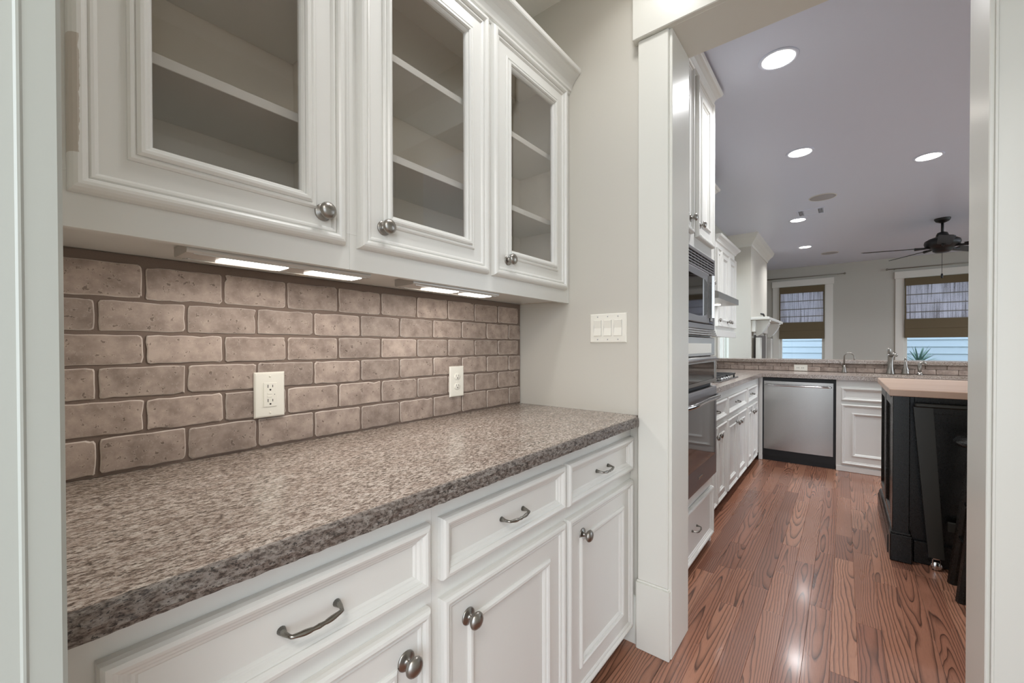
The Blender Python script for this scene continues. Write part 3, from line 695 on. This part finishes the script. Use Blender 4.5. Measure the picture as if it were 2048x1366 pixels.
# ceiling fan
fx, fy = 7.35, -.945
fn = thing('ceiling_fan', 'dark bronze ceiling fan with pull chain and angled blades', 'fan', (fx, fy, CEIL))
obj('canopy', MB().lathe([(.075, 0), (.073, .012), (.06, .035), (.025, .052), (.0135, .055)], (fx, fy, CEIL), (0, 0, -1), 28), 'fan', fn)
obj('downrod', MB().tube([(fx, fy, CEIL - .05), (fx, fy, CEIL - .20)], .0135, 14), 'fan', fn)
obj('motor_housing', MB().lathe([(.02, .165), (.045, .175), (.055, .20), (.06, .225), (.12, .245), (.158, .27), (.165, .30), (.155, .335), (.11, .36), (.09, .375), (.085, .40), (.06, .415), (.0001, .42)], (fx, fy, CEIL), (0, 0, -1), 36), 'fan', fn)
for k in range(5):
    a = math.radians(103.7 + 72 * k); d = Vector((math.cos(a), math.sin(a), 0)); s_ = Vector((-math.sin(a), math.cos(a), 0)); up_ = Vector((0, 0, 1))
    tilt = s_ * math.cos(.22) - up_ * math.sin(.22); nn = d.cross(tilt)
    c0 = Vector((fx, fy, CEIL - .352))
    mbk = MB(); vs = []
    for r_, w_ in ((.20, .050), (.24, .060), (.68, .070), (.755, .066), (.78, .048)):
        for sg, th in ((-1, -.003), (1, -.003), (1, .003), (-1, .003)): vs.append(c0 + d * r_ + tilt * sg * w_ + nn * th)
    fs = [(j * 4 + q, j * 4 + (q + 1) % 4, j * 4 + 4 + (q + 1) % 4, j * 4 + 4 + q) for j in range(4) for q in range(4)] + [(0, 1, 2, 3), (19, 18, 17, 16)]
    bl = obj('blade', mbk.add(vs, fs), 'fan', fn)
    ib = MB(); q0 = c0 + d * .10 + nn * .0; ib.tube([c0 + d * .11 + up_ * .005, c0 + d * .17 - up_ * .004, c0 + d * .26 - nn * .006 * (1 if nn.z > 0 else -1)], [.016, .013, .018], 8); obj('blade_bracket', ib, 'fan', bl)
ch = MB(); ch.tube([(fx + .01, fy, CEIL - .418), (fx + .01, fy, CEIL - .68)], .0022, 6); pc = obj('pull_chain', ch, 'fan', fn)
obj('chain_fob', MB().lathe([(.004, 0), (.010, .01), (.011, .05), (.004, .062)], (fx + .01, fy, CEIL - .675), (0, 0, -1), 10), 'fan', pc)

# ------------------------------------------------------------------ oven tower
YT = .637; TX0, TX1 = XW2 + .014, 2.772
tw = thing('tall_oven_cabinet', 'tall white oven cabinet just beyond the opening, with upper doors and a bottom drawer', 'cabinet', (2.4, .8, 0))
b = MB(); b.box(TX0, 1.935, YT, YK - .003, .05, 2.70); b.box(2.752, TX1, YT, YK - .003, .0005, 2.70)
b.box(1.935, 2.752, YT, YK - .003, 1.722, 1.80); b.box(1.935, 2.752, YT + .02, YK - .003, 1.80, 2.70); b.box(1.935, 2.752, YT, YK - .003, 1.255, 1.292)
b.box(1.935, 2.752, YT, YK - .003, .345, .425); b.box(1.935, 2.752, YT + .02, YK - .003, .05, .345); b.box(1.935, 2.752, 1.24, YK - .003, .425, 1.722); b.box(1.935, 2.752, YT, YT + .02, 2.67, 2.70)
b.box(2.335, 2.395, YT, YT + .02, 1.80, 2.67)
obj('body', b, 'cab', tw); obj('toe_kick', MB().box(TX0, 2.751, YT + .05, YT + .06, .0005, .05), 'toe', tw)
cp = [(0, 2.685), (-.012, 2.690), (-.014, 2.70), (-.022, 2.712), (-.036, 2.726), (-.046, 2.732), (-.05, 2.738), (-.055, 2.750), (0, 2.750)]
def crown_run(mb, prof, x0, x1, yf, side=True, ybk=None):   # crown across the front and returned along the far side
    n = len(prof); A = [(x0, yf + p[0], p[1]) for p in prof]; B = [(x1 - p[0], yf + p[0], p[1]) for p in prof]
    C_ = [(x1 - p[0], ybk, p[1]) for p in prof]
    fs = [(r * n + i, r * n + (i + 1) % n, (r + 1) * n + (i + 1) % n, (r + 1) * n + i) for r in (0, 1) for i in range(n)] + [tuple(range(n)), tuple(range(3 * n - 1, 2 * n - 1, -1))]
    return mb.add(A + B + C_, fs)
obj('crown', crown_run(MB(), cp, TX0, TX1, YT, True, YK - .003), 'cab', tw)
door(tw, (1.95, YT - .0003, 1.795), (1, 0, 0), (0, -1, 0), .378, .875, P_DOOR, knob=(.335, .075))
door(tw, (2.402, YT - .0003, 1.795), (1, 0, 0), (0, -1, 0), .364, .875, P_DOOR, knob=(.055, .075))
door(tw, (1.95, YT - .0003, .055), (1, 0, 0), (0, -1, 0), .812, .288, P_DRAW, name='drawer', pull=(.44, .150))

mw = thing('built_in_microwave', 'dark stainless built-in microwave with louvered vent, above the wall oven', 'microwave', (2.34, YT, 1.3))
ox0, ox1 = 1.942, 2.745; yo = .612
obj('housing', MB().box(ox0, ox1, YT - .004, 1.15, 1.296, 1.718), 'blackm', mw)
fr = MB(); fr.box(ox0, ox1, yo, YT - .004, 1.296, 1.325, .002); fr.box(ox0, ox0 + .03, yo, YT - .004, 1.325, 1.63, .002); fr.box(ox1 - .032, ox1, yo, YT - .004, 1.325, 1.63, .002); fr.box(ox0, ox1, yo, YT - .004, 1.700, 1.718, .002)
fr.box(ox0, ox1, yo, YT - .004, 1.620, 1.632, .002); fr.box(ox0, ox0 + .02, yo, YT - .004, 1.63, 1.70); fr.box(ox1 - .02, ox1, yo, YT - .004, 1.63, 1.70)
obj('frame', fr, 'dsteel', mw)
for k in range(4): obj('vent_slat', MB().box(ox0 + .02, ox1 - .02, yo + .003, YT - .006, 1.640 + k * .0155, 1.6475 + k * .0155, .001), 'dsteel', mw)
vd = MB()
for k in range(1, 12): vd.box(ox0 + k * .0655, ox0 + k * .0655 + .008, yo + .006, YT - .006, 1.634, 1.70)
obj('vent_ribs', vd, 'dsteel', mw)
dm = obj('door', MB().mould((ox0 + .03, YT - .006, 1.328), (1, 0, 0), (0, 0, 1), (0, -1, 0), .62, .288, [(0, 0), (0, .02), (.004, .024), (.050, .024), (.054, .019)]), 'dsteel', mw)
arc = [(2.02, 1.380), (2.20, 1.368), (2.38, 1.364), (2.50, 1.372), (2.545, 1.395), (2.55, 1.48), (2.545, 1.55), (2.50, 1.572), (2.2, 1.576), (2.02, 1.570)]
obj('window', MB().prism(arc, YT - .0265, YT - .031, 'y'), 'dglass', dm)
obj('door_handle', MB().prism([(2.562, YT - .030), (2.558, YT - .052), (2.575, YT - .062), (2.598, YT - .056), (2.602, YT - .030)], 1.36, 1.60, 'z'), 'steel', dm)
obj('control_panel', MB().box(2.612, 2.712, YT - .006, yo + .004, 1.33, 1.618, .001), 'dglass', mw)
obj('release_button', MB().box(2.64, 2.69, yo - .003, yo + .004, 1.345, 1.372, .002), 'steel', mw)
st_ = MB()
for k in range(3): st_.box(ox0, ox1, yo - .004 - k * .004, YT - .002, 1.2935 - .012 * k - .010, 1.2935 - .012 * k, .002)
obj('lower_trim', st_, 'steel', mw)

ov = thing('double_wall_oven', 'stainless double wall oven with curved bar handle and dark glass doors', 'oven', (2.34, YT, .43))
obj('housing', MB().box(ox0, ox1, YT - .002, 1.2, .432, 1.250), 'blackm', ov)
obj('control_panel', MB().box(ox0, ox1, yo, YT - .003, 1.145, 1.250, .003), 'steel', ov)
cpn = MB(); cpn.box(ox0 + .02, ox1 - .09, yo - .003, yo, 1.16, 1.215, .001); obj('display', cpn, 'plate', ov)
ud = obj('upper_door', MB().mould((ox0, YT - .003, .985), (1, 0, 0), (0, 0, 1), (0, -1, 0), ox1 - ox0, .155, [(0, 0), (0, .028), (.004, .034), (.022, .036), (.026, .030)]), 'steel', ov)
obj('window', MB().box(ox0 + .028, ox1 - .07, YT - .038, YT - .0335, 1.010, 1.108), 'dglass', ud)
obj('door_handle', MB().box(ox0 + .04, ox1 - .05, YT - .062, YT - .038, 1.115, 1.130, .004), 'chrome', ud)
lo = obj('lower_door', MB().mould((ox0, YT - .003, .432), (1, 0, 0), (0, 0, 1), (0, -1, 0), ox1 - ox0, .530, [(0, 0), (0, .028), (.004, .034), (.020, .036), (.024, .036)]), 'dsteel', ov)
obj('window', MB().box(ox0 + .05, ox1 - .062, YT - .0425, YT - .0392, .560, .880, .001), 'dglass', lo)
hp = []
for k in range(21):
    u = -1 + k / 10; hp.append(((ox0 + ox1) / 2 + u * .375, YT - .040 - .048 * (1 - abs(u) ** 5), .905 + .012 * (1 - u * u)))
obj('door_handle', MB().tube(hp, .0125, 12), 'chrome', lo)
obj('badge', MB().box(2.33, 2.42, YT - .043, YT - .0395, .492, .506, .001), 'steel', lo)

# ------------------------------------------------------------------ kitchen base run on the left wall
YKF = .703
kb_ = thing('kitchen_base_cabinets', 'white kitchen base cabinet run with three drawers over paired doors, left of the dishwasher', 'cabinet', (3.9, .9, 0))
obj('body', MB().box(TX1 + .002, 5.078, YKF, YK - .003, .075, .874), 'cab', kb_)
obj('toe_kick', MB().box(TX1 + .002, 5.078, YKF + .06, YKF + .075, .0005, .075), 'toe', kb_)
K = (0, -1, 0)
for a, b_ in ((2.86, 3.46), (3.51, 4.285), (4.345, 4.87)):
    door(kb_, (a, YKF - .0003, .672), (1, 0, 0), K, b_ - a, .138, P_DRAW, name='drawer', pull=((b_ - a) / 2, .066))
    mid = (a + b_) / 2; w = mid - a - .004
    for o_, kn in ((a, w - .045), (mid + .004, .045)):
        door(kb_, (o_, YKF - .0003, .085), (1, 0, 0), K, w, .552, scaled(P_DOOR, .8), knob=(kn, .485))
# corner filler facing the camera and base cabinet run of the peninsula
XP = 5.092
sc_ = thing('sink_cabinet', 'white base cabinet under the sink, right of the dishwasher', 'cabinet', (XP, -.4, 0))
obj('body', MB().box(XP, 5.695, -1.25, .0545, .0005, .874), 'cab', sc_)
obj('base_molding', MB().box(XP - .012, XP - .0003, -1.25, .0545, .0005, .052, .003), 'cab', sc_)
for a, w in ((.018, .52), (-.52, .52)):
    door(sc_, (XP - .0003, a, .678), (0, -1, 0), (-1, 0, 0), w, .125, P_DRAW, name='drawer_front')
    door(sc_, (XP - .0003, a, .070), (0, -1, 0), (-1, 0, 0), w, .575, P_DOOR, knob=(w - .04, .50), rot=-math.pi / 2)
cf = thing('corner_cabinet', 'narrow white filler cabinet between the base run and the dishwasher', 'cabinet', (XP, .69, 0))
obj('body', MB().box(XP, 5.695, .668, .7025, .0005, .874), 'cab', cf)
obj('base_molding', MB().box(XP - .010, XP - .0003, .668, .7025, .0005, .055, .002), 'cab', cf)

dw = thing('dishwasher', 'stainless steel dishwasher with a bar handle, under the corner countertop', 'dishwasher', (XP, .36, 0))
obj('tub', MB().box(XP + .002, 5.69, .0575, .6655, .0505, .868), 'blackm', dw)
db = MB(); ncol = 24; vs = []
for k in range(ncol + 1):
    u = k / ncol; y_ = .0765 + u * .5765; xo = XP - .017 - .010 * (1 - (2 * u - 1) ** 2)
    for zz in (.125, .836): vs.append((xo, y_, zz))
db.add(vs, [(2 * k, 2 * k + 1, 2 * k + 3, 2 * k + 2) for k in range(ncol)], 0, True)
vb = [(XP + .0015, .0765, .125), (XP + .0015, .0765, .836), (XP + .0015, .653, .125), (XP + .0015, .653, .836)]
db.add([vs[2 * k] for k in range(ncol + 1)] + [vb[2], vb[0]], [tuple(range(ncol + 3))]); db.add([vs[2 * k + 1] for k in range(ncol + 1)] + [vb[3], vb[1]], [tuple(range(ncol + 3))])
db.add([vs[0], vs[1], vb[1], vb[0]], [(0, 1, 2, 3)]); db.add([vs[-2], vs[-1], vb[3], vb[2]], [(0, 1, 2, 3)]); db.add(vb, [(0, 1, 3, 2)])
obj('door', db, 'steel', dw)
obj('kick_plate', MB().box(XP + .02, XP + .03, .060, .664, .0005, .118), 'blackm', dw)
hp = [(XP - .027, .635, .795), (XP - .050, .628, .797)] + [(XP - .056 - .004 * math.sin(k / 8 * math.pi), .615 - k * (.50 / 8), .797) for k in range(9)] + [(XP - .050, .102, .797), (XP - .027, .095, .795)]
obj('bar_handle', MB().tube(hp, .0085, 10), 'chrome', dw)

# kitchen countertop (L), with a cut-out for the sink
kc = MB(); ZK = .915; ZKb = .876
def slab(x0, x1, y0_, y1_): kc.box(x0, x1, y0_, y1_, ZKb, ZK)
slab(TX1 + .002, 5.06, .672, YK - .002); slab(5.06, 5.698, .0, YK - .002); slab(5.06, 5.17, -1.27, 0); slab(5.55, 5.698, -1.27, 0); slab(5.17, 5.55, -1.27, -.86); slab(5.17, 5.55, -.10, 0)
o = obj('kitchen_countertop', kc, 'granite'); tag(o, 'L-shaped granite kitchen countertop with the cooktop and sink', 'countertop')
sk = MB(); sk.mould((5.165, -.865, .873), (1, 0, 0), (0, 1, 0), (0, 0, -1), .39, .77, [(0, 0), (.004, 0), (.012, .16), (.03, .175)]); single('sink', MB().add([v for v in sk.v], sk.f[:-2] + [sk.f[-2]]), 'steel', 'stainless undermount sink in the peninsula countertop', 'sink')

# cooktop
ck = thing('cooktop', 'stainless gas cooktop with black grates beside the oven tower', 'cooktop', (3.9, .97, ZK))
obj('tray', MB().box(3.50, 4.26, .745, 1.20, ZK + .0005, ZK + .010, .004), 'chrome', ck)
for cx in (3.69, 4.07):
    for cy in (.86, 1.08):
        bn = obj('burner', MB().lathe([(.055, .010), (.055, .018), (.035, .022), (.034, .030), (.0001, .032)], (cx, cy, ZK), (0, 0, 1), 20), 'alu', ck)
    g_ = MB()
    for y_ in (.775, .97, 1.165): g_.box(cx - .165, cx + .165, y_ - .006, y_ + .006, ZK + .028, ZK + .042, .002)
    for x_ in (cx - .165, cx - .06, cx + .06, cx + .153): g_.box(x_, x_ + .012, .775, 1.165, ZK + .028, ZK + .042, .002)
    for x_ in (cx - .16, cx + .15):
        for y_ in (.78, 1.155): g_.box(x_, x_ + .012, y_ - .006, y_ + .006, ZK + .0105, ZK + .03)
    obj('grate', g_, 'blackm', ck)
for k in range(4): obj('control_knob', MB().lathe([(.016, 0), (.015, .018), (.0001, .02)], (3.66 + k * .09, .768, ZK + .0105), (0, 0, 1), 16), 'chrome', ck)

# ------------------------------------------------------------------ kitchen wall cabinets and hood
YU = .955
def kwc(name_label, x0, x1, z0, z1, doors, cz, rail):
    t_ = thing('kitchen_wall_cabinet', name_label, 'cabinet', ((x0 + x1) / 2, YU, z0))
    obj('body', MB().box(x0, x1, YU, YK - .003, z0, z1), 'cab', t_)
    pr = [(a, b - 2.75 + cz) for a, b in cp]; obj('crown', crown_run(MB(), pr, x0, x1, YU, True, YK - .003), 'cab', t_)
    for a, w, kn in doors: door(t_, (a, YU - .0003, z0 + (.09 if rail else .02)), (1, 0, 0), K, w, z1 - z0 - (.15 if rail else .08), scaled(P_DOOR, .75 if w > .3 else .6), knob=(kn, .06))
    if rail: obj('light_rail', MB().box(x0, x1 + .004, YU - .016, YU - .0005, z0 - .01, z0 + .055, .003), 'cab', t_)
kwc('tall white wall cabinets above the range hood, next to the oven tower', TX1 + .003, 4.20, 1.70, 2.60, [(2.82, .44, .40), (3.27, .44, .04), (3.73, .44, .40)], 2.655, False)
kwc('white wall cabinets with lower crown, farthest along the kitchen wall', 4.295, 5.19, 1.30, 2.20, [(4.31, .17, .04), (4.495, .335, .29), (4.845, .335, .04)], 2.265, True)
hd = thing('range_hood', 'slim stainless range hood with two lit lamps', 'hood', (3.89, .95, 1.57))
obj('canopy', MB().prism([(.752, 1.572), (.752, 1.622), (.78, 1.632), (YK - .003, 1.69), (YK - .003, 1.572)], 3.50, 4.275, 'x'), 'steel', hd)
for x_ in (3.70, 4.08):
    obj('lamp', MB().lathe([(.04, 0), (.038, .004), (.0001, .005)], (x_, .90, 1.5718), (0, 0, -1), 20), 'lensk', hd)
    area('hood_lamp_light', (x_, .90, 1.563), .07, 1.2, (.9, .95, 1))

# ------------------------------------------------------------------ bar wall, bar top and tiles
bw = struct('wall_bar', MB().box(5.708, 5.82, -1.6, YK - .001, 0, 1.008), 'wallk', 'low raised bar wall behind the sink', 'wall')
bt_ = MB(); bt_.box(5.675, 6.06, -1.65, YK - .002, 1.0085, 1.046, .004)
o = obj('raised_bar_ledge', bt_, 'granite'); tag(o, 'granite raised bar top ledge behind the kitchen sink', 'countertop')
b2 = thing('bar_backsplash', 'travertine tile strip under the raised bar top behind the sink', 'backsplash', (5.7, 0, .915))
obj('grout', MB().box(5.7035, 5.7075, -1.27, YK - .003, .9155, 1.008), 'grout', b2)
for ri, (z0, z1, off) in enumerate(((.919, .966, .055), (.971, 1.004, .128))):
    y_ = YK - .006 - off
    y1_ = YK - .006
    while y1_ > -1.25:
        y0_ = max(y1_ - (.149 if y1_ < YK - .01 else off), -1.265)
        if y1_ - y0_ > .03:
            w = y1_ - y0_ - .008
            mb = tile_mesh(w, z1 - z0, 0, .6); mb.v = [(v[1], v[0], v[2]) for v in mb.v]
            me = finish('tile', 'tile', mb, [M['tile'], M['tileedge']], Vector((0, 0, 0)))
            o = bpy.data.objects.new('tile', me); COL.objects.link(o); o.parent = b2; o.location = Vector((5.7035, (y0_ + y1_) / 2, (z0 + z1) / 2)) - wloc(b2)
        y1_ = y0_
ko = thing('wall_outlet', 'white horizontal double outlet on the bar backsplash near the dishwasher', 'outlet', (5.697, .378, .95))
obj('cover_plate', MB().mould((5.697, .440, .9185), (0, -1, 0), (0, 0, 1), (-1, 0, 0), .125, .070, [(0, 0), (0, .002), (.003, .006), (.006, .0065)]), 'plate', ko)
so = MB()
for y_ in (.41, .395, .365, .35): so.box(5.6898, 5.6906, y_ - .0015, y_ + .0015, .945, .962)
obj('slots', so, 'slot', ko)

# faucets
def lathe_thing(name, label, x, y, parts):
    t_ = thing(name, label, 'faucet', (x, y, ZK + .0005))
    for nm, fn_ in parts: obj(nm, fn_(MB()), 'nickel', t_)
fxx = 5.61; z = ZK + .0005
lathe_thing('filter_faucet', 'small gooseneck filtered-water faucet left of the main faucet', fxx, -.005, [
    ('base', lambda m_: m_.lathe([(.024, 0), (.022, .01), (.012, .06), (.008, .085)], (fxx, -.005, z), (0, 0, 1), 20)),
    ('spout', lambda m_: m_.tube([(fxx, -.005, z + .08), (fxx, -.005, z + .17)] + [(fxx - .03, -.045 + .04 * math.cos(a), z + .17 + .042 * math.sin(a)) for a in [math.pi * k / 8 for k in range(1, 8)]] + [(fxx - .04, -.086, z + .16), (fxx - .04, -.088, z + .135)], .0065, 10)),
    ('lever', lambda m_: m_.tube([(fxx, .005, z + .06), (fxx, .028, z + .115), (fxx, .036, z + .125)], [.005, .005, .006], 8))])
fy_ = -.365
lathe_thing('kitchen_faucet', 'tall brushed nickel main kitchen faucet with tapered body', fxx, fy_, [
    ('body', lambda m_: m_.lathe([(.038, 0), (.034, .012), (.024, .06), (.021, .12), (.023, .165), (.03, .185), (.026, .20), (.01, .205)], (fxx, fy_, z), (0, 0, 1), 24)),
    ('spout', lambda m_: m_.tube([(fxx, fy_, z + .175), (fxx - .05, fy_ - .01, z + .20), (fxx - .12, fy_ - .02, z + .205), (fxx - .15, fy_ - .03, z + .19)], [.018, .018, .016, .014], 12)),
    ('lever', lambda m_: m_.tube([(fxx, fy_ + .005, z + .195), (fxx - .005, fy_ + .012, z + .25), (fxx - .005, fy_ + .010, z + .262)], [.013, .016, .010], 10))])
lathe_thing('soap_dispenser', 'conical nickel soap dispenser right of the main faucet', fxx, -.475, [
    ('base', lambda m_: m_.lathe([(.034, 0), (.030, .02), (.027, .035), (.030, .045), (.016, .08), (.010, .12), (.008, .15)], (fxx, -.475, z), (0, 0, 1), 20)),
    ('pump', lambda m_: m_.lathe([(.010, .148), (.012, .155), (.009, .168), (.0001, .17)], (fxx, -.475, z), (0, 0, 1), 16))])
lathe_thing('side_sprayer', 'short curved side sprayer at the right of the sink', fxx, -.575, [
    ('base', lambda m_: m_.lathe([(.026, 0), (.022, .008), (.015, .03)], (fxx, -.575, z), (0, 0, 1), 18)),
    ('spray_head', lambda m_: m_.tube([(fxx, -.575, z + .025), (fxx, -.572, z + .08), (fxx, -.578, z + .115), (fxx, -.60, z + .125), (fxx, -.62, z + .108)], [.013, .015, .016, .014, .010], 12))])

# ------------------------------------------------------------------ island
il = thing('kitchen_island', 'black painted kitchen island with a butcher block top', 'island', (3.65, -.75, 0))
IX0, IX1, IY0, IY1 = 3.15, 4.12, -.216, -1.30
obj('body', MB().box(3.21, IX1, IY0 - .018, IY1, .0005, .922), 'black', il)
obj('butcher_block_top', MB().box(3.112, 4.17, -.200, -1.33, .9225, .960, .003), 'block', il)
for (px_, py_) in ((IX0, IY0), (IX0, IY1 + .07)):
    q = MB(); q.box(px_, px_ + .075, py_ - .07, py_, .0005, .922, .003); pst = obj('corner_post', q, 'black', il)
    obj('plinth_block', MB().box(px_ - .013, px_ + .09, py_ - .082, py_ + .010, .0005, .150, .004).box(px_ - .009, px_ + .086, py_ - .078, py_ + .007, .150, .163, .004), 'black', pst)
bm_ = MB(); bm_.prism([(IY0 + .014, .0005), (IY0 + .014, .10), (IY0 + .008, .112), (IY0 + .006, .128), (IY0 - .002, .140), (IY0 - .017, .145), (IY0 - .017, .0005)], IX0 + .095, IX1, 'x'); obj('base_molding', bm_, 'black', il)
bm_ = MB(); bm_.box(3.185, 3.2095, IY1 + .072, IY0 - .09, .0005, .12, .003); obj('end_base_rail', bm_, 'black', il)
for a in (3.25, 3.69):
    obj('side_panel', MB().mould((a + .40, IY0 - .0178, .17), (-1, 0, 0), (0, 0, 1), (0, 1, 0), .40, .73, [(0, 0), (.001, .015), (.045, .017), (.05, .006), (.06, .004)]), 'black', il)
obj('top_rail', MB().box(3.19, 3.2095, IY1 + .072, IY0 - .09, .83, .92, .002), 'black', il)

# folding stand leaning against the island end
fs_ = thing('folding_stand', 'black folding stand with wide splayed legs on casters, against the island end', 'stand', (3.145, -.6, 0))
obj('top', MB().box(3.115, 3.188, -1.05, -.302, .868, .888, .006), 'stand', fs_)
for y_, sg in ((-.335, -1), (-1.005, 1)):
    a0, a1 = y_, y_ + sg * .055
    vs = []
    for zz, yc, hw in ((.0665, a1, .030), (.868, a0, .038)):
        for xx in (3.130, 3.160):
            for s_ in (-1, 1): vs.append((xx, yc + s_ * hw, zz))
    lg = obj('leg', MB().add(vs, [(0, 1, 3, 2), (4, 6, 7, 5), (0, 4, 5, 1), (2, 3, 7, 6), (0, 2, 6, 4), (1, 5, 7, 3)]), 'stand', fs_)
    cs = obj('caster', MB().lathe([(.0001, -.012), (.02, -.012), (.0235, -.008), (.0235, .008), (.02, .012), (.0001, .012)], (3.145, a1, .0245), (1, 0, 0), 18).box(3.130, 3.160, a1 - .017, a1 - .013, .03, .066).box(3.130, 3.160, a1 + .013, a1 + .017, .03, .066).box(3.130, 3.16, a1 - .017, a1 + .017, .0605, .0665), 'chrome', lg)
obj('cross_rail', MB().box(3.135, 3.155, -.92, -.43, .22, .27, .003), 'stand', fs_)

# bar stool in front
bt2 = thing('bar_stool', 'black wooden bar stool at the right edge of the opening, nearest the camera', 'stool', (2.92, -.60, 0))
cx, cy = 2.92, -.60
obj('seat', MB().lathe([(.0001, .715), (.14, .715), (.175, .722), (.182, .738), (.172, .752), (.14, .757), (.0001, .748)], (cx, cy, 0), (0, 0, 1), 32), 'black', bt2)
for sx_ in (-1, 1):
    for sy_ in (-1, 1):
        obj('leg', MB().tube([(cx + sx_ * .10, cy + sy_ * .165, .0005), (cx + sx_ * .08, cy + sy_ * .10, .714)], [.022, .020], 8, sm=False), 'black', bt2)
for z_, q in ((.25, .133), (.42, .120)):
    r_ = MB(); wx = .10 - .02 * z_ / .714; wy = .165 - .065 * z_ / .714
    for s_ in (-1, 1): r_.tube([(cx - wx, cy + s_ * wy, z_), (cx + wx, cy + s_ * wy, z_)], .009, 8); r_.tube([(cx + s_ * wx, cy - wy, z_ + .04), (cx + s_ * wx, cy + wy, z_ + .04)], .009, 8)
    obj('footrest', r_, 'black', bt2)

# ------------------------------------------------------------------ shades, rods, chimney breast, mantel
def shade(y0_, y1_, label):
    t_ = thing('roman_shade', label, 'blind', (XF - .03, (y0_ + y1_) / 2, 2.385), 'roman shades on the far windows')
    X_ = XF - .0235
    obj('valance', MB().box(X_ - .030, X_, y0_, y1_, 2.255, 2.385, .003), 'shadeb', t_)
    zs = [1.665, 1.785, 1.93, 2.09, 2.256]
    for a, b in zip(zs[:-1], zs[1:]):
        q = MB(); q.prism([(X_ - .012, b), (X_ - .014, b), (X_ - .021, a + .012), (X_ - .0255, a + .002), (X_ - .021, a), (X_ - .012, a + .01)], y0_ + .004, y1_ - .004, 'y'); obj('woven_panel', q, 'woven', t_)
        obj('fold_seam', MB().box(X_ - .028, X_ - .012, y0_ + .004, y1_ - .004, a - .006, a + .006, .002), 'rail', t_)
    for ys, ye in ((y0_, y0_ + .018), (y1_ - .018, y1_)): obj('side_band', MB().box(X_ - .029, X_ - .010, ys, ye, 1.66, 2.255), 'shadeb', t_)
    obj('bottom_band', MB().box(X_ - .036, X_ - .010, y0_, y1_, 1.50, 1.665, .004).box(X_ - .030, X_ - .008, y0_, y1_, 1.34, 1.503, .004), 'shadeb', t_)
shade(.292, 1.028, 'brown-banded woven roman shade on the left far window')
shade(-1.695, -.835, 'brown-banded woven roman shade on the right far window')
for ya, yb, l in ((-.01, 1.26, 'thin curtain rod above the left far window'), (-1.95, -.60, 'thin curtain rod above the right far window')):
    t_ = thing('curtain_rod', l, 'curtain rod', (XF - .06, (ya + yb) / 2, 2.565), 'curtain rods on the far wall')
    obj('rod', MB().tube([(XF - .06, ya, 2.565), (XF - .06, yb, 2.565)], .009, 10), 'rail', t_)
    for y_ in (ya, yb): obj('finial', MB().lathe([(.0001, -.02), (.017, -.01), (.02, 0), (.017, .01), (.0001, .02)], (XF - .06, y_, 2.565), (0, 1, 0), 12), 'rail', t_)
    for y_ in (ya + .1, yb - .1): obj('bracket', MB().box(XF - .065, XF - .001, y_ - .006, y_ + .006, 2.556, 2.574), 'rail', t_)

CX0, CX1, CY = 6.67, 8.22, 1.02
struct('wall_chimney', MB().box(CX0, CX1, CY, YK - .001, 0, CEIL - .001), 'wall', 'cream chimney breast projecting from the left wall', 'wall')
pr = [(0, 2.60), (-.010, 2.603), (-.014, 2.63), (-.04, 2.67), (-.075, 2.71), (-.09, 2.745), (-.098, 2.7695), (0, 2.7695)]
q = MB(); n = len(pr)
A = [(CX0 + p[0], YK - .001, p[1]) for p in pr]; B = [(CX0 + p[0], CY + p[0], p[1]) for p in pr]; C1 = [(CX1 - p[0], CY + p[0], p[1]) for p in pr]; D = [(CX1 - p[0], YK - .001, p[1]) for p in pr]
q.add(A + B + C1 + D, [(r * n + i, r * n + (i + 1) % n, (r + 1) * n + (i + 1) % n, (r + 1) * n + i) for r in range(3) for i in range(n)] + [tuple(range(n)), tuple(range(4 * n - 1, 3 * n - 1, -1))])
struct('trim_9', q, 'trim', 'white crown molding around the chimney breast', 'trim')
mt = thing('fireplace_mantel', 'white fireplace mantel shelf with carved corbels on the chimney breast', 'mantel', (7.45, CY, 0))
obj('shelf', MB().box(CX0 - .01, CX1 + .10, .800, CY - .0005, 1.565, 1.605, .006), 'trim', mt)
obj('frieze', MB().box(CX0 + .02, CX1 - .02, CY - .05, CY - .0005, 1.40, 1.564, .003), 'trim', mt)
for x_ in (6.83, 7.97):
    pts = [(CY - .051, 1.563), (.825, 1.563), (.815, 1.545), (.82, 1.50), (.845, 1.455), (.875, 1.41), (.905, 1.375), (.94, 1.35), (CY - .051, 1.34)]
    cb_ = obj('corbel', MB().prism(pts, x_ - .06, x_ + .06, 'x'), 'trim', mt)
    for k in range(6):
        a = k / 6; y_ = .81 + .13 * a ** 1.4; z_ = 1.55 - .20 * a
        obj('scroll_bead', MB().tube([(x_ - .055, y_ + .004, z_), (x_ + .055, y_ + .004, z_)], .015, 8), 'trim', cb_)
    obj('pilaster', MB().mould((x_ - .09, CY - .051, .05), (1, 0, 0), (0, 0, 1), (0, -1, 0), .18, 1.27, [(0, 0), (0, .05), (.025, .052), (.028, .03), (.04, .028)]), 'trim', mt)
obj('surround', MB().box(6.93, 7.87, CY - .03, CY - .0005, .05, 1.36), 'brick', mt)
obj('wall_hook', MB().tube([(7.52, CY - .001, 1.705), (7.60, CY - .03, 1.70), (7.75, CY - .03, 1.66), (7.82, CY - .001, 1.62)], [.010, .014, .014, .010], 8), 'blackm'); o = bpy.data.objects['wall_hook']; tag(o, 'small dark curved bracket on the front of the chimney breast', 'bracket')
print('planks', nplank, 'objects', len(bpy.data.objects))
